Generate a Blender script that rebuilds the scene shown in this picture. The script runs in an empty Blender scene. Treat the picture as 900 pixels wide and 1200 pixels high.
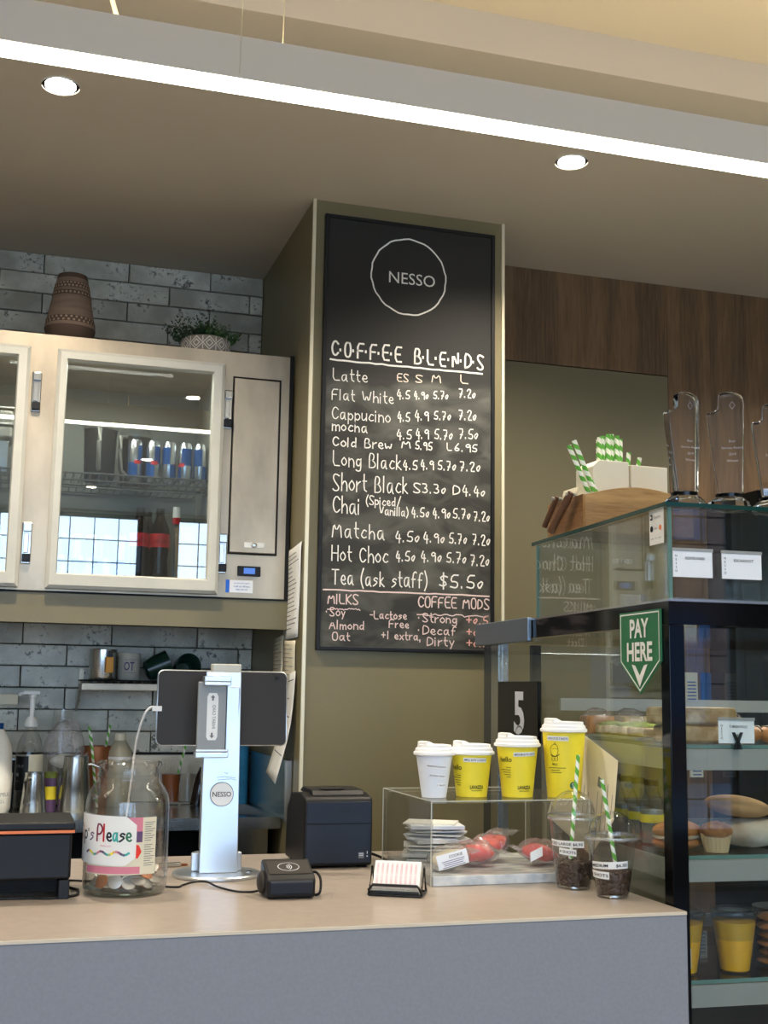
import bpy, bmesh, math, random
from mathutils import Vector, Matrix
random.seed(7)
S = bpy.context.scene
COL = S.collection
PI = math.pi
R = math.radians

# ---------------------------------------------------------------- camera, sky, exposure
cam = bpy.data.cameras.new('camera'); cam_ob = bpy.data.objects.new('camera', cam); COL.objects.link(cam_ob)
yaw, pitch, roll = R(16.957), R(8.318), R(-.885)
F = Vector((math.sin(yaw)*math.cos(pitch), math.cos(yaw)*math.cos(pitch), math.sin(pitch)))
Rt = Vector((math.cos(yaw), -math.sin(yaw), 0)); Dn = F.cross(Rt)
r2 = Rt*math.cos(roll) + Dn*math.sin(roll); d2 = -Rt*math.sin(roll) + Dn*math.cos(roll)
m3 = Matrix((r2, -d2, -F)).transposed()
CZ = 1.38
cam_ob.matrix_world = Matrix.Translation((0, 0, CZ)) @ m3.to_4x4()
cam.sensor_fit = 'VERTICAL'; cam.sensor_height = 32.0; cam.lens = 1419.3/1200*32.0
cam.clip_start = .02
S.camera = cam_ob
S.view_settings.view_transform = 'Standard'; S.view_settings.look = 'None'
S.view_settings.exposure = 0.5; S.view_settings.gamma = 1.0
S.view_settings.use_curve_mapping = False

W = bpy.data.worlds.new('world'); S.world = W; W.use_nodes = True
nt = W.node_tree; bgn = nt.nodes['Background']
tc = nt.nodes.new('ShaderNodeTexCoord'); sp = nt.nodes.new('ShaderNodeSeparateXYZ'); rp = nt.nodes.new('ShaderNodeValToRGB')
nt.links.new(tc.outputs['Generated'], sp.inputs[0]); nt.links.new(sp.outputs['Z'], rp.inputs[0]); nt.links.new(rp.outputs[0], bgn.inputs[0])
rp.color_ramp.elements[0].position = 0.0; rp.color_ramp.elements[0].color = (.54, .74, .99, 1)
rp.color_ramp.elements[1].position = .6; rp.color_ramp.elements[1].color = (.40, .62, 1.0, 1)
bgn.inputs[1].default_value = 5.0

def lamp(kind, name, loc, energy, color, size=.1, size_y=None, rot=(0, 0, 0), spot=None):
    l = bpy.data.lights.new(name, kind); l.energy = energy; l.color = color
    if kind == 'AREA':
        l.size = size
        if size_y: l.shape = 'RECTANGLE'; l.size_y = size_y
    elif kind == 'SPOT':
        l.spot_size = R(spot or 120); l.spot_blend = .8; l.shadow_soft_size = size
    else: l.shadow_soft_size = size
    o = bpy.data.objects.new(name, l); o.location = loc; o.rotation_euler = rot; COL.objects.link(o); return o

# ---------------------------------------------------------------- helpers: meshes
class MB:
    def __init__(s): s.v = []; s.f = []; s.m = []
    def add(s, vs, fs, mi=0):
        n = len(s.v); s.v += [tuple(v) for v in vs]; s.f += [tuple(i+n for i in f) for f in fs]; s.m += [mi]*len(fs); return s
    def box(s, x0, x1, y0, y1, z0, z1, mi=0):
        return s.add([(x0,y0,z0),(x1,y0,z0),(x1,y1,z0),(x0,y1,z0),(x0,y0,z1),(x1,y0,z1),(x1,y1,z1),(x0,y1,z1)],
                     [(0,3,2,1),(4,5,6,7),(0,1,5,4),(1,2,6,5),(2,3,7,6),(3,0,4,7)], mi)
    def lathe(s, prof, c=(0,0,0), n=32, mi=0, cap0=True, cap1=True, sx=1, sy=1):
        vs = []; fs = []
        for r, z in prof:
            for i in range(n):
                a = 2*PI*i/n; vs.append((c[0]+r*sx*math.cos(a), c[1]+r*sy*math.sin(a), c[2]+z))
        for k in range(len(prof)-1):
            for i in range(n):
                j = (i+1) % n; fs.append((k*n+i, k*n+j, (k+1)*n+j, (k+1)*n+i))
        if cap0: fs.append(tuple(reversed(range(n))))
        if cap1: fs.append(tuple(range((len(prof)-1)*n, len(prof)*n)))
        return s.add(vs, fs, mi)
    def tube(s, pts, r, n=8, mi=0, closed=False):
        pts = [Vector(p) for p in pts]; N = len(pts); rings = []
        up = Vector((0, 0, 1))
        for i, p in enumerate(pts):
            if closed: t = pts[(i+1) % N]-pts[i-1]
            else: t = pts[min(i+1, N-1)]-pts[max(i-1, 0)]
            t.normalize(); a = t.cross(up)
            if a.length < .05: a = t.cross(Vector((1, 0, 0)))
            a.normalize(); b = a.cross(t)
            rr = r[i] if isinstance(r, (list, tuple)) else r
            rings.append([p+(a*math.cos(2*PI*k/n)+b*math.sin(2*PI*k/n))*rr for k in range(n)])
        vs = [v for g in rings for v in g]; fs = []
        for i in range(N if closed else N-1):
            j = (i+1) % N
            for k in range(n):
                l = (k+1) % n; fs.append((i*n+k, j*n+k, j*n+l, i*n+l))
        if not closed: fs += [tuple(range(n)), tuple(reversed(range((N-1)*n, N*n)))]
        return s.add(vs, fs, mi)
    def prism(s, poly, fn, d0, d1, mi=0):      # fn(u, v, d) -> point
        n = len(poly); vs = [fn(u, v, d0) for u, v in poly]+[fn(u, v, d1) for u, v in poly]
        fs = [tuple(reversed(range(n))), tuple(range(n, 2*n))]+[(i, (i+1) % n, n+(i+1) % n, n+i) for i in range(n)]
        return s.add(vs, fs, mi)
    def grid(s, nu, nv, fn, mi=0):
        vs = [fn(i/nu, j/nv) for j in range(nv+1) for i in range(nu+1)]
        fs = [(j*(nu+1)+i, j*(nu+1)+i+1, (j+1)*(nu+1)+i+1, (j+1)*(nu+1)+i) for j in range(nv) for i in range(nu)]
        return s.add(vs, fs, mi)
    def blob(s, c, rx, ry, rz, nu=16, nv=10, wob=0, seed=0, mi=0, rot=None):
        rnd = random.Random(seed); ph = [rnd.uniform(0, 6.28) for _ in range(6)]
        vs = []
        for j in range(1, nv):
            th = PI*j/nv
            for i in range(nu):
                a = 2*PI*i/nu
                k = 1+wob*(math.sin(3*a+ph[0]+2*th)+math.sin(5*a+ph[1]-3*th)*.6+math.sin(4*th+ph[2]+2*a)*.7)
                vs.append(Vector((rx*k*math.sin(th)*math.cos(a), ry*k*math.sin(th)*math.sin(a), -rz*k*math.cos(th))))
        vs += [Vector((0, 0, -rz)), Vector((0, 0, rz))]; b = len(vs)-2; fs = []
        for j in range(nv-2):
            for i in range(nu):
                l = (i+1) % nu; fs.append((j*nu+i, j*nu+l, (j+1)*nu+l, (j+1)*nu+i))
        for i in range(nu):
            l = (i+1) % nu; fs.append((b, l, i)); fs.append((b+1, (nv-2)*nu+i, (nv-2)*nu+l))
        if rot: vs = [rot @ v for v in vs]
        return s.add([Vector(c)+v for v in vs], fs, mi)
    def xf(s, M):
        s.v = [tuple(M @ Vector(v)) for v in s.v]; return s

def obj(name, mb, mats, parent=None, smooth=None, bevel=0, seg=2, kind=None, label=None, fix=True):
    me = bpy.data.meshes.new(name); me.from_pydata(mb.v, [], mb.f)
    if not isinstance(mats, (list, tuple)): mats = [mats]
    for m in mats: me.materials.append(m)
    for p, mi in zip(me.polygons, mb.m): p.material_index = mi
    if fix:
        bm = bmesh.new(); bm.from_mesh(me); bmesh.ops.recalc_face_normals(bm, faces=bm.faces); bm.to_mesh(me); bm.free()
    if smooth:
        me.shade_smooth()
        try: me.set_sharp_from_angle(angle=R(smooth))
        except Exception: pass
    me.update()
    o = bpy.data.objects.new(name, me); COL.objects.link(o)
    if parent: o.parent = parent
    if bevel:
        b = o.modifiers.new('bevel', 'BEVEL'); b.width = bevel; b.segments = seg; b.limit_method = 'ANGLE'; b.angle_limit = R(40)
        if not smooth: me.shade_smooth()
        b.harden_normals = True
    if kind: o['kind'] = kind
    if label: o['label'] = label
    return o
def thing(name, label, cat, loc=(0,0,0), rz=0, group=None):
    o = bpy.data.objects.new(name, None); COL.objects.link(o); o.location = loc; o.rotation_euler = (0, 0, rz)
    o.empty_display_size = .05
    return tag(o, label, cat, group)
def tag(o, label, cat, group=None):
    o['label'] = label; o['category'] = cat
    if group: o['group'] = group
    return o
def struct(o): o['kind'] = 'structure'; return o
def boxo(name, x0, x1, y0, y1, z0, z1, mat, parent=None, bevel=0, **k):
    return obj(name, MB().box(x0, x1, y0, y1, z0, z1), mat, parent, bevel=bevel, **k)

# ---------------------------------------------------------------- helpers: materials
def lin(c): return tuple((x/12.92 if x <= .04045 else ((x+.055)/1.055)**2.4) for x in [v/255 for v in c])+(1,)
def mat(name, col, rough=.5, metal=0, var=0, scale=20, bump=0, bscale=None, stretch=(1,1,1), coat=0, emis=None, estr=0, spec=None, trans=0, ior=None, sss=0, dark=None):
    m = bpy.data.materials.new(name); m.use_nodes = True; nt = m.node_tree; b = nt.nodes['Principled BSDF']
    c = lin(col) if max(col) > 1.01 else tuple(col)+(1,)
    b.inputs['Base Color'].default_value = c; b.inputs['Roughness'].default_value = rough; b.inputs['Metallic'].default_value = metal
    if coat: b.inputs['Coat Weight'].default_value = coat; b.inputs['Coat Roughness'].default_value = .1
    if spec is not None: b.inputs['Specular IOR Level'].default_value = spec
    if trans: b.inputs['Transmission Weight'].default_value = trans
    if ior: b.inputs['IOR'].default_value = ior
    if sss: b.inputs['Subsurface Weight'].default_value = sss; b.inputs['Subsurface Radius'].default_value = (.01, .01, .01)
    if emis: b.inputs['Emission Color'].default_value = lin(emis); b.inputs['Emission Strength'].default_value = estr
    if var or bump:
        g = nt.nodes.new('ShaderNodeNewGeometry') ; mp = nt.nodes.new('ShaderNodeMapping'); mp.inputs['Scale'].default_value = stretch
        nt.links.new(g.outputs['Position'], mp.inputs[0])
        n = nt.nodes.new('ShaderNodeTexNoise'); n.inputs['Scale'].default_value = scale; n.inputs['Detail'].default_value = 5
        nt.links.new(mp.outputs[0], n.inputs['Vector'])
        if var:
            mx = nt.nodes.new('ShaderNodeMix'); mx.data_type = 'RGBA'
            d = lin(dark) if dark else tuple(x*(1-var) for x in c[:3])+(1,)
            l = c if dark else tuple(min(1, x*(1+var)) for x in c[:3])+(1,)
            mx.inputs['A'].default_value = d; mx.inputs['B'].default_value = l
            cr = nt.nodes.new('ShaderNodeMapRange'); cr.inputs['From Min'].default_value = .35; cr.inputs['From Max'].default_value = .65
            nt.links.new(n.outputs['Fac'], cr.inputs[0]); nt.links.new(cr.outputs[0], mx.inputs['Factor']); nt.links.new(mx.outputs['Result'], b.inputs['Base Color'])
        if bump:
            n2 = n
            if bscale: n2 = nt.nodes.new('ShaderNodeTexNoise'); n2.inputs['Scale'].default_value = bscale; nt.links.new(mp.outputs[0], n2.inputs['Vector'])
            bp = nt.nodes.new('ShaderNodeBump'); bp.inputs['Strength'].default_value = bump; bp.inputs['Distance'].default_value = .002
            nt.links.new(n2.outputs['Fac'], bp.inputs['Height']); nt.links.new(bp.outputs[0], b.inputs['Normal'])
    return m
def thin_glass(name, tint=(.97,.985,.98), base=.05, rough=.01, grow=.8, power=4, milk=None, milkf=0, bump=0, bscale=60):
    m = bpy.data.materials.new(name); m.use_nodes = True; nt = m.node_tree; nt.nodes.clear()
    out = nt.nodes.new('ShaderNodeOutputMaterial'); t = nt.nodes.new('ShaderNodeBsdfTransparent'); g = nt.nodes.new('ShaderNodeBsdfGlossy')
    t.inputs[0].default_value = tuple(tint)+(1,); g.inputs['Roughness'].default_value = rough
    lw = nt.nodes.new('ShaderNodeLayerWeight'); lw.inputs[0].default_value = .5
    pw = nt.nodes.new('ShaderNodeMath'); pw.operation = 'POWER'; pw.inputs[1].default_value = power
    ma = nt.nodes.new('ShaderNodeMath'); ma.operation = 'MULTIPLY_ADD'; ma.inputs[1].default_value = grow; ma.inputs[2].default_value = base; ma.use_clamp = True
    mx = nt.nodes.new('ShaderNodeMixShader')
    nt.links.new(lw.outputs['Facing'], pw.inputs[0]); nt.links.new(pw.outputs[0], ma.inputs[0]); nt.links.new(ma.outputs[0], mx.inputs[0])
    first = t
    if milk:
        d = nt.nodes.new('ShaderNodeBsdfDiffuse'); d.inputs[0].default_value = lin(milk)
        mm = nt.nodes.new('ShaderNodeMixShader'); mm.inputs[0].default_value = milkf
        nt.links.new(t.outputs[0], mm.inputs[1]); nt.links.new(d.outputs[0], mm.inputs[2]); first = mm
    if bump:
        geo = nt.nodes.new('ShaderNodeNewGeometry'); n = nt.nodes.new('ShaderNodeTexNoise'); n.inputs['Scale'].default_value = bscale
        nt.links.new(geo.outputs['Position'], n.inputs['Vector'])
        bp = nt.nodes.new('ShaderNodeBump'); bp.inputs['Strength'].default_value = bump; bp.inputs['Distance'].default_value = .01
        nt.links.new(n.outputs['Fac'], bp.inputs['Height']); nt.links.new(bp.outputs[0], g.inputs['Normal'])
    nt.links.new(first.outputs[0], mx.inputs[1]); nt.links.new(g.outputs[0], mx.inputs[2]); nt.links.new(mx.outputs[0], out.inputs[0])
    return m

def tile_mat():
    m = bpy.data.materials.new('glazed_tile'); m.use_nodes = True; nt = m.node_tree; b = nt.nodes['Principled BSDF']; N = nt.nodes.new; L = nt.links.new
    oi = N('ShaderNodeObjectInfo'); g = N('ShaderNodeNewGeometry'); mp = N('ShaderNodeVectorMath'); mp.operation = 'ADD'
    cb = N('ShaderNodeCombineXYZ'); mu = N('ShaderNodeMath'); mu.operation = 'MULTIPLY'; mu.inputs[1].default_value = 40
    L(oi.outputs['Random'], mu.inputs[0]); L(mu.outputs[0], cb.inputs[1]); L(g.outputs['Position'], mp.inputs[0]); L(cb.outputs[0], mp.inputs[1])
    n1 = N('ShaderNodeTexNoise'); n1.inputs['Scale'].default_value = 9; n1.inputs['Detail'].default_value = 4; L(mp.outputs[0], n1.inputs['Vector'])
    n2 = N('ShaderNodeTexNoise'); n2.inputs['Scale'].default_value = 55; n2.inputs['Detail'].default_value = 8; n2.inputs['Roughness'].default_value = .75; L(mp.outputs[0], n2.inputs['Vector'])
    r1 = N('ShaderNodeValToRGB'); r1.color_ramp.elements[0].color = lin((164,161,145)); r1.color_ramp.elements[1].color = lin((206,204,188))
    r1.color_ramp.elements[0].position = .35; r1.color_ramp.elements[1].position = .65; L(n1.outputs['Fac'], r1.inputs[0])
    # worn dark specks gathered in patches
    ad = N('ShaderNodeMath'); ad.operation = 'MULTIPLY_ADD'; ad.inputs[1].default_value = .45; L(n1.outputs['Fac'], ad.inputs[0]); L(n2.outputs['Fac'], ad.inputs[2])
    mr = N('ShaderNodeMapRange'); mr.inputs['From Min'].default_value = .80; mr.inputs['From Max'].default_value = .88; L(ad.outputs[0], mr.inputs[0])
    mx = N('ShaderNodeMix'); mx.data_type = 'RGBA'; L(mr.outputs[0], mx.inputs['Factor']); L(r1.outputs[0], mx.inputs['A']); mx.inputs['B'].default_value = lin((92,88,76))
    hv = N('ShaderNodeHueSaturation'); mv = N('ShaderNodeMapRange'); mv.inputs['To Min'].default_value = .82; mv.inputs['To Max'].default_value = 1.12
    L(oi.outputs['Random'], mv.inputs[0]); L(mv.outputs[0], hv.inputs['Value']); L(mx.outputs['Result'], hv.inputs['Color']); L(hv.outputs[0], b.inputs['Base Color'])
    b.inputs['Roughness'].default_value = .36
    bp = N('ShaderNodeBump'); bp.inputs['Strength'].default_value = .5; bp.inputs['Distance'].default_value = .003; L(n1.outputs['Fac'], bp.inputs['Height']); L(bp.outputs[0], b.inputs['Normal'])
    return m
def wood_mat(name, c1, c2, axis='Z', rough=.45, ring=7, bandscale=0):
    m = bpy.data.materials.new(name); m.use_nodes = True; nt = m.node_tree; b = nt.nodes['Principled BSDF']; N = nt.nodes.new; L = nt.links.new
    g = N('ShaderNodeNewGeometry'); mp = N('ShaderNodeMapping')
    mp.inputs['Scale'].default_value = {'Z': (1, 1, .07), 'X': (.07, 1, 1), 'Y': (1, .07, 1)}[axis]
    L(g.outputs['Position'], mp.inputs[0])
    n = N('ShaderNodeTexNoise'); n.inputs['Scale'].default_value = ring; n.inputs['Detail'].default_value = 2; L(mp.outputs[0], n.inputs['Vector'])
    f = N('ShaderNodeTexNoise'); f.inputs['Scale'].default_value = ring*28; f.inputs['Detail'].default_value = 4; L(mp.outputs[0], f.inputs['Vector'])
    sn = N('ShaderNodeMath'); sn.operation = 'MULTIPLY'; sn.inputs[1].default_value = 26; L(n.outputs['Fac'], sn.inputs[0])
    si = N('ShaderNodeMath'); si.operation = 'SINE'; L(sn.outputs[0], si.inputs[0])
    a = N('ShaderNodeMath'); a.operation = 'MULTIPLY_ADD'; a.inputs[1].default_value = .16; L(si.outputs[0], a.inputs[0]); L(f.outputs['Fac'], a.inputs[2])
    last = a
    if bandscale:
        sx = N('ShaderNodeSeparateXYZ'); L(g.outputs['Position'], sx.inputs[0]); q = N('ShaderNodeMath'); q.operation = 'MULTIPLY'; q.inputs[1].default_value = bandscale; L(sx.outputs['X'], q.inputs[0])
        fl = N('ShaderNodeMath'); fl.operation = 'FLOOR'; L(q.outputs[0], fl.inputs[0]); wn = N('ShaderNodeTexWhiteNoise'); wn.noise_dimensions = '1D'; L(fl.outputs[0], wn.inputs['W'])
        ab = N('ShaderNodeMath'); ab.operation = 'MULTIPLY_ADD'; ab.inputs[1].default_value = .25; L(wn.outputs['Value'], ab.inputs[0]); L(a.outputs[0], ab.inputs[2]); last = ab
    mr = N('ShaderNodeMapRange'); mr.inputs['From Min'].default_value = .25; mr.inputs['From Max'].default_value = .95; L(last.outputs[0], mr.inputs[0])
    mx = N('ShaderNodeMix'); mx.data_type = 'RGBA'; mx.inputs['A'].default_value = lin(c1); mx.inputs['B'].default_value = lin(c2)
    L(mr.outputs[0], mx.inputs['Factor']); L(mx.outputs['Result'], b.inputs['Base Color']); b.inputs['Roughness'].default_value = rough
    return m
def straw_mat():
    m = bpy.data.materials.new('striped_paper'); m.use_nodes = True; nt = m.node_tree; b = nt.nodes['Principled BSDF']; N = nt.nodes.new; L = nt.links.new
    t = N('ShaderNodeTexCoord'); s = N('ShaderNodeSeparateXYZ'); L(t.outputs['Object'], s.inputs[0])
    at = N('ShaderNodeMath'); at.operation = 'ARCTAN2'; L(s.outputs['Y'], at.inputs[0]); L(s.outputs['X'], at.inputs[1])
    d = N('ShaderNodeMath'); d.operation = 'DIVIDE'; d.inputs[1].default_value = 2*PI; L(at.outputs[0], d.inputs[0])
    a = N('ShaderNodeMath'); a.operation = 'MULTIPLY_ADD'; a.inputs[1].default_value = 36; L(s.outputs['Z'], a.inputs[0]); L(d.outputs[0], a.inputs[2])
    f = N('ShaderNodeMath'); f.operation = 'FRACT'; L(a.outputs[0], f.inputs[0]); gt = N('ShaderNodeMath'); gt.operation = 'GREATER_THAN'; gt.inputs[1].default_value = .5; L(f.outputs[0], gt.inputs[0])
    mx = N('ShaderNodeMix'); mx.data_type = 'RGBA'; mx.inputs['A'].default_value = lin((240,240,228)); mx.inputs['B'].default_value = lin((96,172,58)); L(gt.outputs[0], mx.inputs['Factor'])
    L(mx.outputs['Result'], b.inputs['Base Color']); b.inputs['Roughness'].default_value = .6
    return m
def chalkboard_mat():
    m = bpy.data.materials.new('blackboard'); m.use_nodes = True; nt = m.node_tree; b = nt.nodes['Principled BSDF']; N = nt.nodes.new; L = nt.links.new
    g = N('ShaderNodeNewGeometry'); mp = N('ShaderNodeMapping'); mp.inputs['Scale'].default_value = (1, 1, 1.8); L(g.outputs['Position'], mp.inputs[0])
    n = N('ShaderNodeTexNoise'); n.inputs['Scale'].default_value = 7; n.inputs['Detail'].default_value = 8; n.inputs['Distortion'].default_value = .8; L(mp.outputs[0], n.inputs['Vector'])
    s = N('ShaderNodeSeparateXYZ'); L(g.outputs['Position'], s.inputs[0])
    lo = N('ShaderNodeMapRange'); lo.inputs['From Min'].default_value = 2.345; lo.inputs['From Max'].default_value = 2.315; L(s.outputs['Z'], lo.inputs[0])   # rubbed chalk dust below the heading only
    mr = N('ShaderNodeMapRange'); mr.inputs['From Min'].default_value = .42; mr.inputs['From Max'].default_value = .8; mr.inputs['To Min'].default_value = .1; L(n.outputs['Fac'], mr.inputs[0])
    mu = N('ShaderNodeMath'); mu.operation = 'MULTIPLY'; L(lo.outputs[0], mu.inputs[0]); L(mr.outputs[0], mu.inputs[1])
    mx = N('ShaderNodeMix'); mx.data_type = 'RGBA'; mx.inputs['A'].default_value = lin((27,26,23)); mx.inputs['B'].default_value = lin((100,100,92)); L(mu.outputs[0], mx.inputs['Factor'])
    L(mx.outputs['Result'], b.inputs['Base Color']); b.inputs['Roughness'].default_value = .7
    return m
M = dict(
 ceil=mat('painted_plaster', (205,196,180), .9),
 ceil2=mat('painted_plaster_cream', (226,214,190), .9),
 olive=mat('olive_laminate', (121,112,80), .42, var=.05, scale=3),
 olive_dark=mat('olive_paint', (112,104,76), .5),
 tile=tile_mat(), grout=mat('dark_grout', (52,50,46), .9),
 trim=mat('metal_trim', (226,218,190), .35, .3),
 wood=wood_mat('walnut_laminate', (76,55,34), (124,95,62), 'Z', .5, 5, 4.5),
 floor=mat('concrete_floor', (128,122,114), .5, var=.1, scale=6),
 wall=mat('rear_plaster', (196,190,178), .9),
 steel=mat('brushed_steel', (186,172,150), .4, .6, var=.2, scale=7, stretch=(1,1,.5), bump=.25, bscale=14),
 steel2=mat('smooth_steel', (200,200,196), .22, 1),
 alu=mat('brushed_aluminium', (214,219,224), .3, .9),
 frame=mat('white_door_frame', (198,196,184), .5, .1, var=.03, scale=14),
 black=mat('black_plastic', (15,15,17), .45, spec=.35), blackg=mat('black_gloss', (7,8,10), .08, spec=.25), navy=mat('slate_plastic', (22,30,44), .4, spec=.4),
 charcoal=mat('charcoal_tablet_back', (50,45,40), .5, spec=.35),
 dark=mat('matt_black', (14,14,14), .8),  # even black for seals, gaps, feet and the rear wall core
 ctop=mat('stone_worktop', (165,153,142), .3, var=.05, scale=40), cfront=mat('grey_counter_front', (136,137,142), .6, var=.04, scale=160),
 cedge=mat('counter_edge_strip', (214,200,176), .45),
 white=mat('white_plastic', (236,236,232), .4), paper=mat('white_paper', (235,235,230), .8), cream=mat('cream_paper', (226,218,192), .8),
 cardw=mat('white_card', (240,242,244), .6),
 ink=mat('black_ink', (22,22,24), .7), grey=mat('grey_ink', (120,120,122), .7), silverink=mat('sign_grey_white', (205,208,216), .5),
 yellow=mat('yellow_cup', (244,222,52), .5, var=.06, scale=14), whitecup=mat('pale_cup', (226,230,236), .5), lid=mat('cup_lid', (244,243,240), .35),
 red=mat('red_sweet', (232,54,34), .3), pink=mat('pink_print', (214,128,146), .6), purple=mat('purple_print', (96,70,110), .6), teal=mat('teal_print', (60,170,160), .6), brownred=mat('dark_red_ink', (120,30,50), .7),
 green=mat('sign_green', (42,112,74), .45), orange=mat('orange_stripe', (232,128,76), .5), label_orange=mat('orange_label', (238,160,36), .5),
 chalk=mat('chalk_white', (232,230,222), .9), chalkp=mat('chalk_pink', (224,202,196), .9), chalkr=mat('chalk_rose', (234,178,170), .9), chalkc=mat('chalk_cream', (226,212,196), .9),
 glass=thin_glass('clear_glass', (.93,.955,.945), .05, grow=.6), dglass=thin_glass('door_glass', (.86,.9,.9), .19), plastic=thin_glass('clear_plastic', (.985,.987,.98), .05, .05, .8, 2.5),
 jar=thin_glass('jar_glass', (.985,.99,.985), .05, .03, .85, 2.2, bump=.05), film=thin_glass('crinkled_film', (.95,.95,.95), .10, .12, .6, 2, bump=1.0, bscale=70, milk=(244,234,234), milkf=.12),
 acrylic=thin_glass('acrylic_sheet', (.97,.975,.965), .035, .02, .6, 3, milk=(200,200,190), milkf=.05),
 glassedge=mat('green_glass_edge', (20,62,54), .15), glassedge2=mat('pale_glass_edge', (96,132,124), .2), edgeclear=mat('clear_acrylic_edge', (190,190,176), .3),
 crystal=mat('crystal', (250,250,250), .0, trans=1, ior=1.49),
 oak=wood_mat('acacia_board', (140,104,62), (192,154,100), 'X', .5, 6), walnut=wood_mat('walnut_handle', (74,46,26), (108,72,44), 'X', .5, 9), oakend=wood_mat('acacia_end', (112,76,44), (160,118,72), 'Y', .5, 6),
 straw=straw_mat(), marble=mat('marble_slab', (228,228,224), .25, var=1, scale=16, dark=(164,172,180), stretch=(1,2.5,1)),
 vase=mat('vase_clay', (128,108,92), .8, var=.12, scale=90, stretch=(.1,.1,1), bump=.4), vased=mat('vase_dark_clay', (84,66,54), .85), vasel=mat('vase_pale_dots', (160,138,118), .85),
 pot=mat('pot_grey', (150,140,126), .7), potw=mat('pot_white', (232,226,214), .7), leaf=mat('leaf_green', (66,100,50), .6, var=.35, scale=60), leaf2=mat('leaf_dark', (44,70,38), .6, var=.3, scale=60),
 coffee=mat('coffee_bean', (58,40,30), .35), juice=mat('orange_juice', (246,182,14), .35), pulp=mat('orange_pulp', (206,160,24), .4), rim=thin_glass('lid_rim_plastic', (.98,.98,.975), .14, .08, .8, 1.5, (240,240,236), .28), cola=mat('dark_drink', (24,12,10), .12), tea=mat('iced_tea', (150,84,40), .3, trans=.3),
 colared=mat('red_label', (196,34,40), .45), canblue=mat('can_blue', (30,86,156), .28, .5), cansilver=mat('can_silver', (196,202,208), .2, .9), jugdark=mat('dark_jug_content', (44,42,40), .3),
 coin=mat('coin_silver', (186,182,174), .42, .6), coinc=mat('coin_bronze', (190,122,80), .42, .6),
 bread=mat('bread_crust', (196,152,100), .8, var=1, scale=9, dark=(146,104,62), stretch=(1,1,1)), breadw=mat('floured_bread', (206,196,178), .9, var=1, scale=12, dark=(150,124,96)), bun=mat('glazed_bun', (176,118,64), .5, var=.15, scale=12),
 muffin=mat('muffin_crumb', (190,140,88), .85, var=1, scale=22, dark=(120,76,44)), case_paper=mat('muffin_case', (196,170,128), .8), focaccia=mat('almond_loaf', (206,186,146), .8, var=1, scale=26, dark=(150,122,78), bump=1),
 blue=mat('blue_wipes', (52,140,186), .7, var=.08, scale=50, stretch=(.1,.1,1)), panelrefl=mat('steel_blue_reflection', (120,150,160), .25, .85), mug=mat('green_mug', (22,52,40), .25), cup2=mat('stone_cup', (176,174,162), .6),
 navyp=mat('dark_blue_poster', (44,92,160), .5), milk=mat('milk_bottle', (236,232,220), .5), rackm=mat('grey_wire', (84,84,80), .5), fin=mat('fridge_liner', (168,167,158), .35, .35), fback=mat('fridge_back', (132,134,126), .5, .2),
 led=mat('led_diffuser', (255,255,255), .5, emis=(255,246,226), estr=9), fillup=mat('added_uplight_glow', (255,255,255), .5, emis=(255,232,190), estr=9), dl=mat('downlight_lens', (255,255,255), .5, emis=(255,244,222), estr=22), lcd=mat('fridge_display', (20,26,40), .2, emis=(60,110,200), estr=.8),
 pend=mat('pendant_body', (236,222,200), .6), cablew=mat('white_cable', (232,226,206), .5), bronze=mat('copper_tin', (150,92,56), .35, .6), veg=mat('green_filling', (120,132,50), .7, var=.3, scale=60), tray=mat('clear_tray', (150,152,140), .3), bottleg=mat('green_bottle_glass', (24,40,30), .1), brownbox=mat('kraft_box', (176,152,118), .8),
)

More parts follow.
